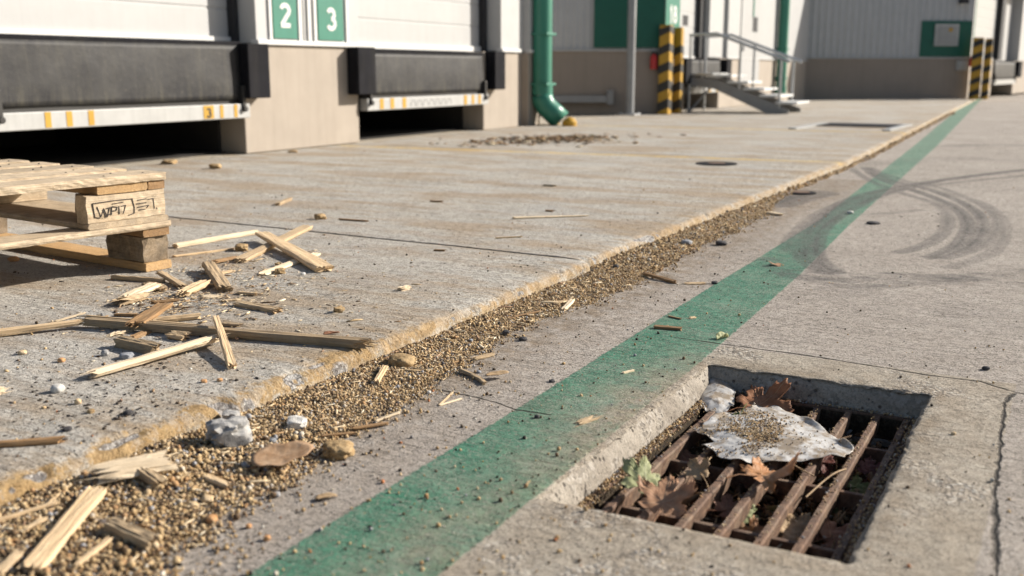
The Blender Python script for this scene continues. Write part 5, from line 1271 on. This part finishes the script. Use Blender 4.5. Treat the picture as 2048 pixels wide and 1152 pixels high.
# far wing
D=Wing((-5.56,24.25),(-2.34,26.3),'warehouse','far warehouse wing with a long shaded ribbed wall and a green vent panel')
LD=math.hypot(3.22,2.05)
D.bx('plinth_pier',0,LD,-.3,0,0,.90,'tan_shaded'); ribbed(D,'ribbed_wall',0,LD,-.03,.93,2.75,'white_shade',.155,.03); D.bx('drip_flashing',0,LD,-.06,.03,.901,.929,'steelwhite')
s0,z0=D.sz(1838,110); s1,z1=D.sz(1952,42); D.bx('green_panel',s0,LD-.02,.004,.016,.95,z1,'green_shaded')
s0,z0=D.sz(1866,92); s1,z1=D.sz(1917,48)
v=D.bx('louvre_vent',s0,s1,.017,.06,z0,z1,'steelwhite',bevel=.004)
q=MB()
for k in range(9): zz=z0+.04+(z1-z0-.08)*k/9; q.box(s0+.05,s1-.05,-.066,-.061,zz,zz+(z1-z0)/22)
q.build('slats',M['vent'],v)
MB().tube([(s1-.2,-.075,z1-.13),(s1-.2,-.067,z1-.13)],.045,14).build('warning_disc',M['yellow'],v)
D.bx('roof',0,LD,-3,.1,2.752,2.83,'roof')
s_,z_=D.sz(1922,131); t=tag(MB().box(-.13,.13,-.08,-.002,z_-.11,z_+.11).box(-.1,.1,-.09,-.081,z_-.08,z_+.08).build('junction_box',M['steelwhite'],None,bevel=.004,loc=D.P+Vector((math.cos(D.ang)*s_,math.sin(D.ang)*s_,0)),rot=(0,0,D.ang)),'white junction box on the far shaded plinth','junction box')
s_,z_=D.sz(1941,122); t=empty('fire_extinguisher',D.P+Vector((math.cos(D.ang)*s_,math.sin(D.ang)*s_,0)),D.ang,'red fire extinguisher beside the white junction box on the far wing','fire extinguisher')
MB().tube([(0,-.07,z_-.12),(0,-.07,z_+.06),(0,-.07,z_+.10)],[.06,.06,.025],14).build('cylinder',M['red'],t,True); MB().box(-.02,.02,-.1,-.04,z_+.10,z_+.13).build('valve',M['black'],t)
for (px,lb) in ((1588,'small dark wall lamp near the left end of the far ribbed wall'),(1925,'small dark wall lamp above the green vent panel')):
    s_,z_=D.sz(px,4); t=empty('wall_lamp',D.P+Vector((math.cos(D.ang)*s_,math.sin(D.ang)*s_,0)),D.ang,lb,'wall lamp','wall lamps')
    MB().box(-.09,.09,-.14,-.0,z_-.04,z_+.07).build('housing',M['seal'],t,bevel=.01); MB().box(-.07,.07,-.12,-.03,z_-.055,z_-.041).build('lens',M['signtext'],t)
E_=Wing((-2.34,26.32),(-1.55,34.0),'warehouse','farthest dock front with a white door at the right edge behind striped bollards')
LE=math.hypot(.79,7.7)
def es(px,py=100): return E_.sz(px,py)[0]
a0,a1,a2,a3=es(1981,180),es(2024,180),es(1966,60),es(2010,60)
a0=max(a0,.2)
pier(E_,0,a0,'tan',0,.9,-1.5); pier(E_,a1,16,'tan',0,.9,-1.5); E_.bx('dock_slab',a0+.001,a1-.001,-1.5,-.24,.4,.9,'dark'); E_.bx('back_wall',0,16,-1.6,-1.501,0,.9,'dark')
E_.bx('upper_wall',0,16,-1.5,-.262,.902,2.7,'white'); door(E_,max(a2,.1),a3,-.24,.95,2.5); E_.bx('door_seal',a3+.002,a3+.5,-.255,-.1,.91,2.6,'seal')
E_.bx('front_panel',a1+.5,16,-.26,.006,.905,2.7,'white'); E_.bx('front_panel',0,.12,-.26,.006,.905,2.7,'white'); E_.bx('green_trim',.13,.2,-.2,.012,1.0,2.4,'green')
E_.bx('roof',0,16,-3,.1,2.702,2.78,'roof'); leveler(E_,a0+.03,a1-.03,.84,.40,.28,'far dock leveler at the right edge behind the striped bollards',[])
bumper(E_,a1+.02,a1+.5,.45,.88,.13)

# striped bollards
def bollard(x,y,w,h,label,seed):
    t=empty('striped_bollard',(x,y,ZA),0,label,'bollard','black and yellow striped bollards')
    n=4; r=w/2
    MB().box(-r,r,-r,r,0,h-.012).build('post',M['yellow'],t,bevel=.012)
    MB().box(-r*.97,r*.97,-r*.97,r*.97,h-.011,h).build('top_cap',M['yellow'],t,bevel=.006)
    per=[(-r,-r),(r,-r),(r,r),(-r,r)]; e=.0025; k=0; z=.03
    while z<h-.16:
        V=[];F=[]; rise=w*.45
        cs=[(-r-e,-r-e),(r+e,-r-e),(r+e,r+e),(-r-e,r+e),(-r-e,-r-e)]
        zo=[0,rise,rise*.4,-rise*.3,0]; hh=.125*(1+.08*math.sin(seed+k))
        for (cx_,cy_),q in zip(cs,zo): V += [(cx_,cy_,min(max(z+q,.003),h-.014)),(cx_,cy_,min(max(z+q+hh,.003),h-.014))]
        for i in range(4): F.append((2*i,2*i+2,2*i+3,2*i+1))
        link('black_band',mesh('black_band',V,F,M['black']),t); z+=.275; k+=1
    return t
bollard(-5.50,14.98,.165,1.30,'nearest striped bollard under the number 18 sign',1)
bollard(-5.47,15.45,.12,1.28,'slimmer striped bollard just behind the nearest one',2)
pb=at(1955,197,ZA); bollard(pb.x-.02,26.0,.21,1.36,'left striped bollard of the far pair at the green vent panel',3)
bollard(pb.x+.19,26.1,.15,1.34,'right striped bollard of the far pair at the green vent panel',4)

# steel stairs and platform
def stairs():
    Y0,Y1=15.95,16.75; xb=-3.95; xt=-5.02; n=5; zt=.60
    t=empty('steel_stairs',(-4.7,16.3,ZA),0,'short grey steel stair with open treads and tube handrails before dock 18','stairs')
    o=t.location; sh=lambda b:[setattr(b,'V',[(v[0]-o.x,v[1]-o.y,v[2]) for v in b.V]),b][1]
    sh(MB().box(-5.50,xt-.05,Y0,Y1,zt-.04,zt)).build('platform',M['galv'],t,bevel=.004)
    for i in range(n):
        x=xt+.02+i*.255; z=zt-.02-i*.100; sh(MB().box(x-.10,x+.23,Y0-.03,Y1-.02,z-.035,z)).build('tread',M['signtext'],t,bevel=.004)
    for y in (Y0,Y1-.03):
        b=MB(); V=[(-5.5,y,.46),(-5.1,y,.50),(-3.98,y,-.0),(-4.25,y,.0),(-5.10,y,.36),(-5.5,y,.40)]
        V=[(-5.50,y,zt-.05),(-5.02,y,zt-.10),(-3.88,y,.06),(-3.88,y,.002),(-4.22,y,.002),(-5.05,y,zt-.24),(-5.50,y,zt-.18)]
        W=[(a,b_+.03,c) for a,b_,c in V]; k=len(V)
        b.add(V+W,[tuple(range(k)),tuple(range(2*k-1,k-1,-1))]+[(i,i+k,(i+1)%k+k,(i+1)%k) for i in range(k)]); sh(b).build('stringer',M['vent'],t)
    for y in (Y0+.015,Y1-.015):
        pts=[(-5.48,y,1.18),(-5.05,y,1.20),(-3.98,y,.80),(-3.90,y,.77)]
        sh(MB().tube(pts,.024,10)).build('handrail',M['galv'],t,True)
        for x,z0,z1 in ((-5.46,.0,1.18),(-4.66,.36,1.06),(-4.03,.08,.82)):
            sh(MB().tube([(x,y,z0),(x,y,z1)],.02,10)).build('rail_post',M['galv'],t,True)
    sh(MB().tube([(-5.45,Y0+.015,.0),(-5.1,Y0+.015,.40)],.018,8)).build('brace',M['galv'],t,True)
stairs()

# far slab drain and round cover
def slab_drain():
    t=empty('slab_drain',(-2.32,12.55,ZA),R(-2),'short dark slot drain with a pale frame set in the far slab near the kerb','slab drain')
    MB().box(-.42,.44,.10,.72,.001,.010).build('dark_slot',M['rubber'],t)
    MB().box(-.52,-.43,-.75,.80,.0,.014).box(-.43,.54,.73,.80,0,.014).box(.45,.54,-.55,.73,0,.014).build('frame',M['steelwhite'],t)
slab_drain()
c=at(1433,328,ZA); o=MB(); o.tube([(0,0,.0015),(0,0,.006)],.145,32); o=o.build('access_cover',M['rubber'],None,True,loc=(c.x,c.y,ZA)); MB().tube([(0,0,.0065),(0,0,.009)],.06,20).build('hub',M['rust'],o,True)
tag(o,'flat dark round access cover in the far slab','access cover')

p_=at(1602,386,.001); o=MB(); o.tube([(0,0,.001),(0,0,.006)],.085,28); o=o.build('gutter_cover',M['rubber'],None,True,loc=(p_.x,p_.y,0)); MB().tube([(0,0,.0065),(0,0,.009)],.05,20).build('hub',M['rust'],o,True)
tag(o,'small dark round cover in the road gutter beyond the end of the seed drift','gutter cover')
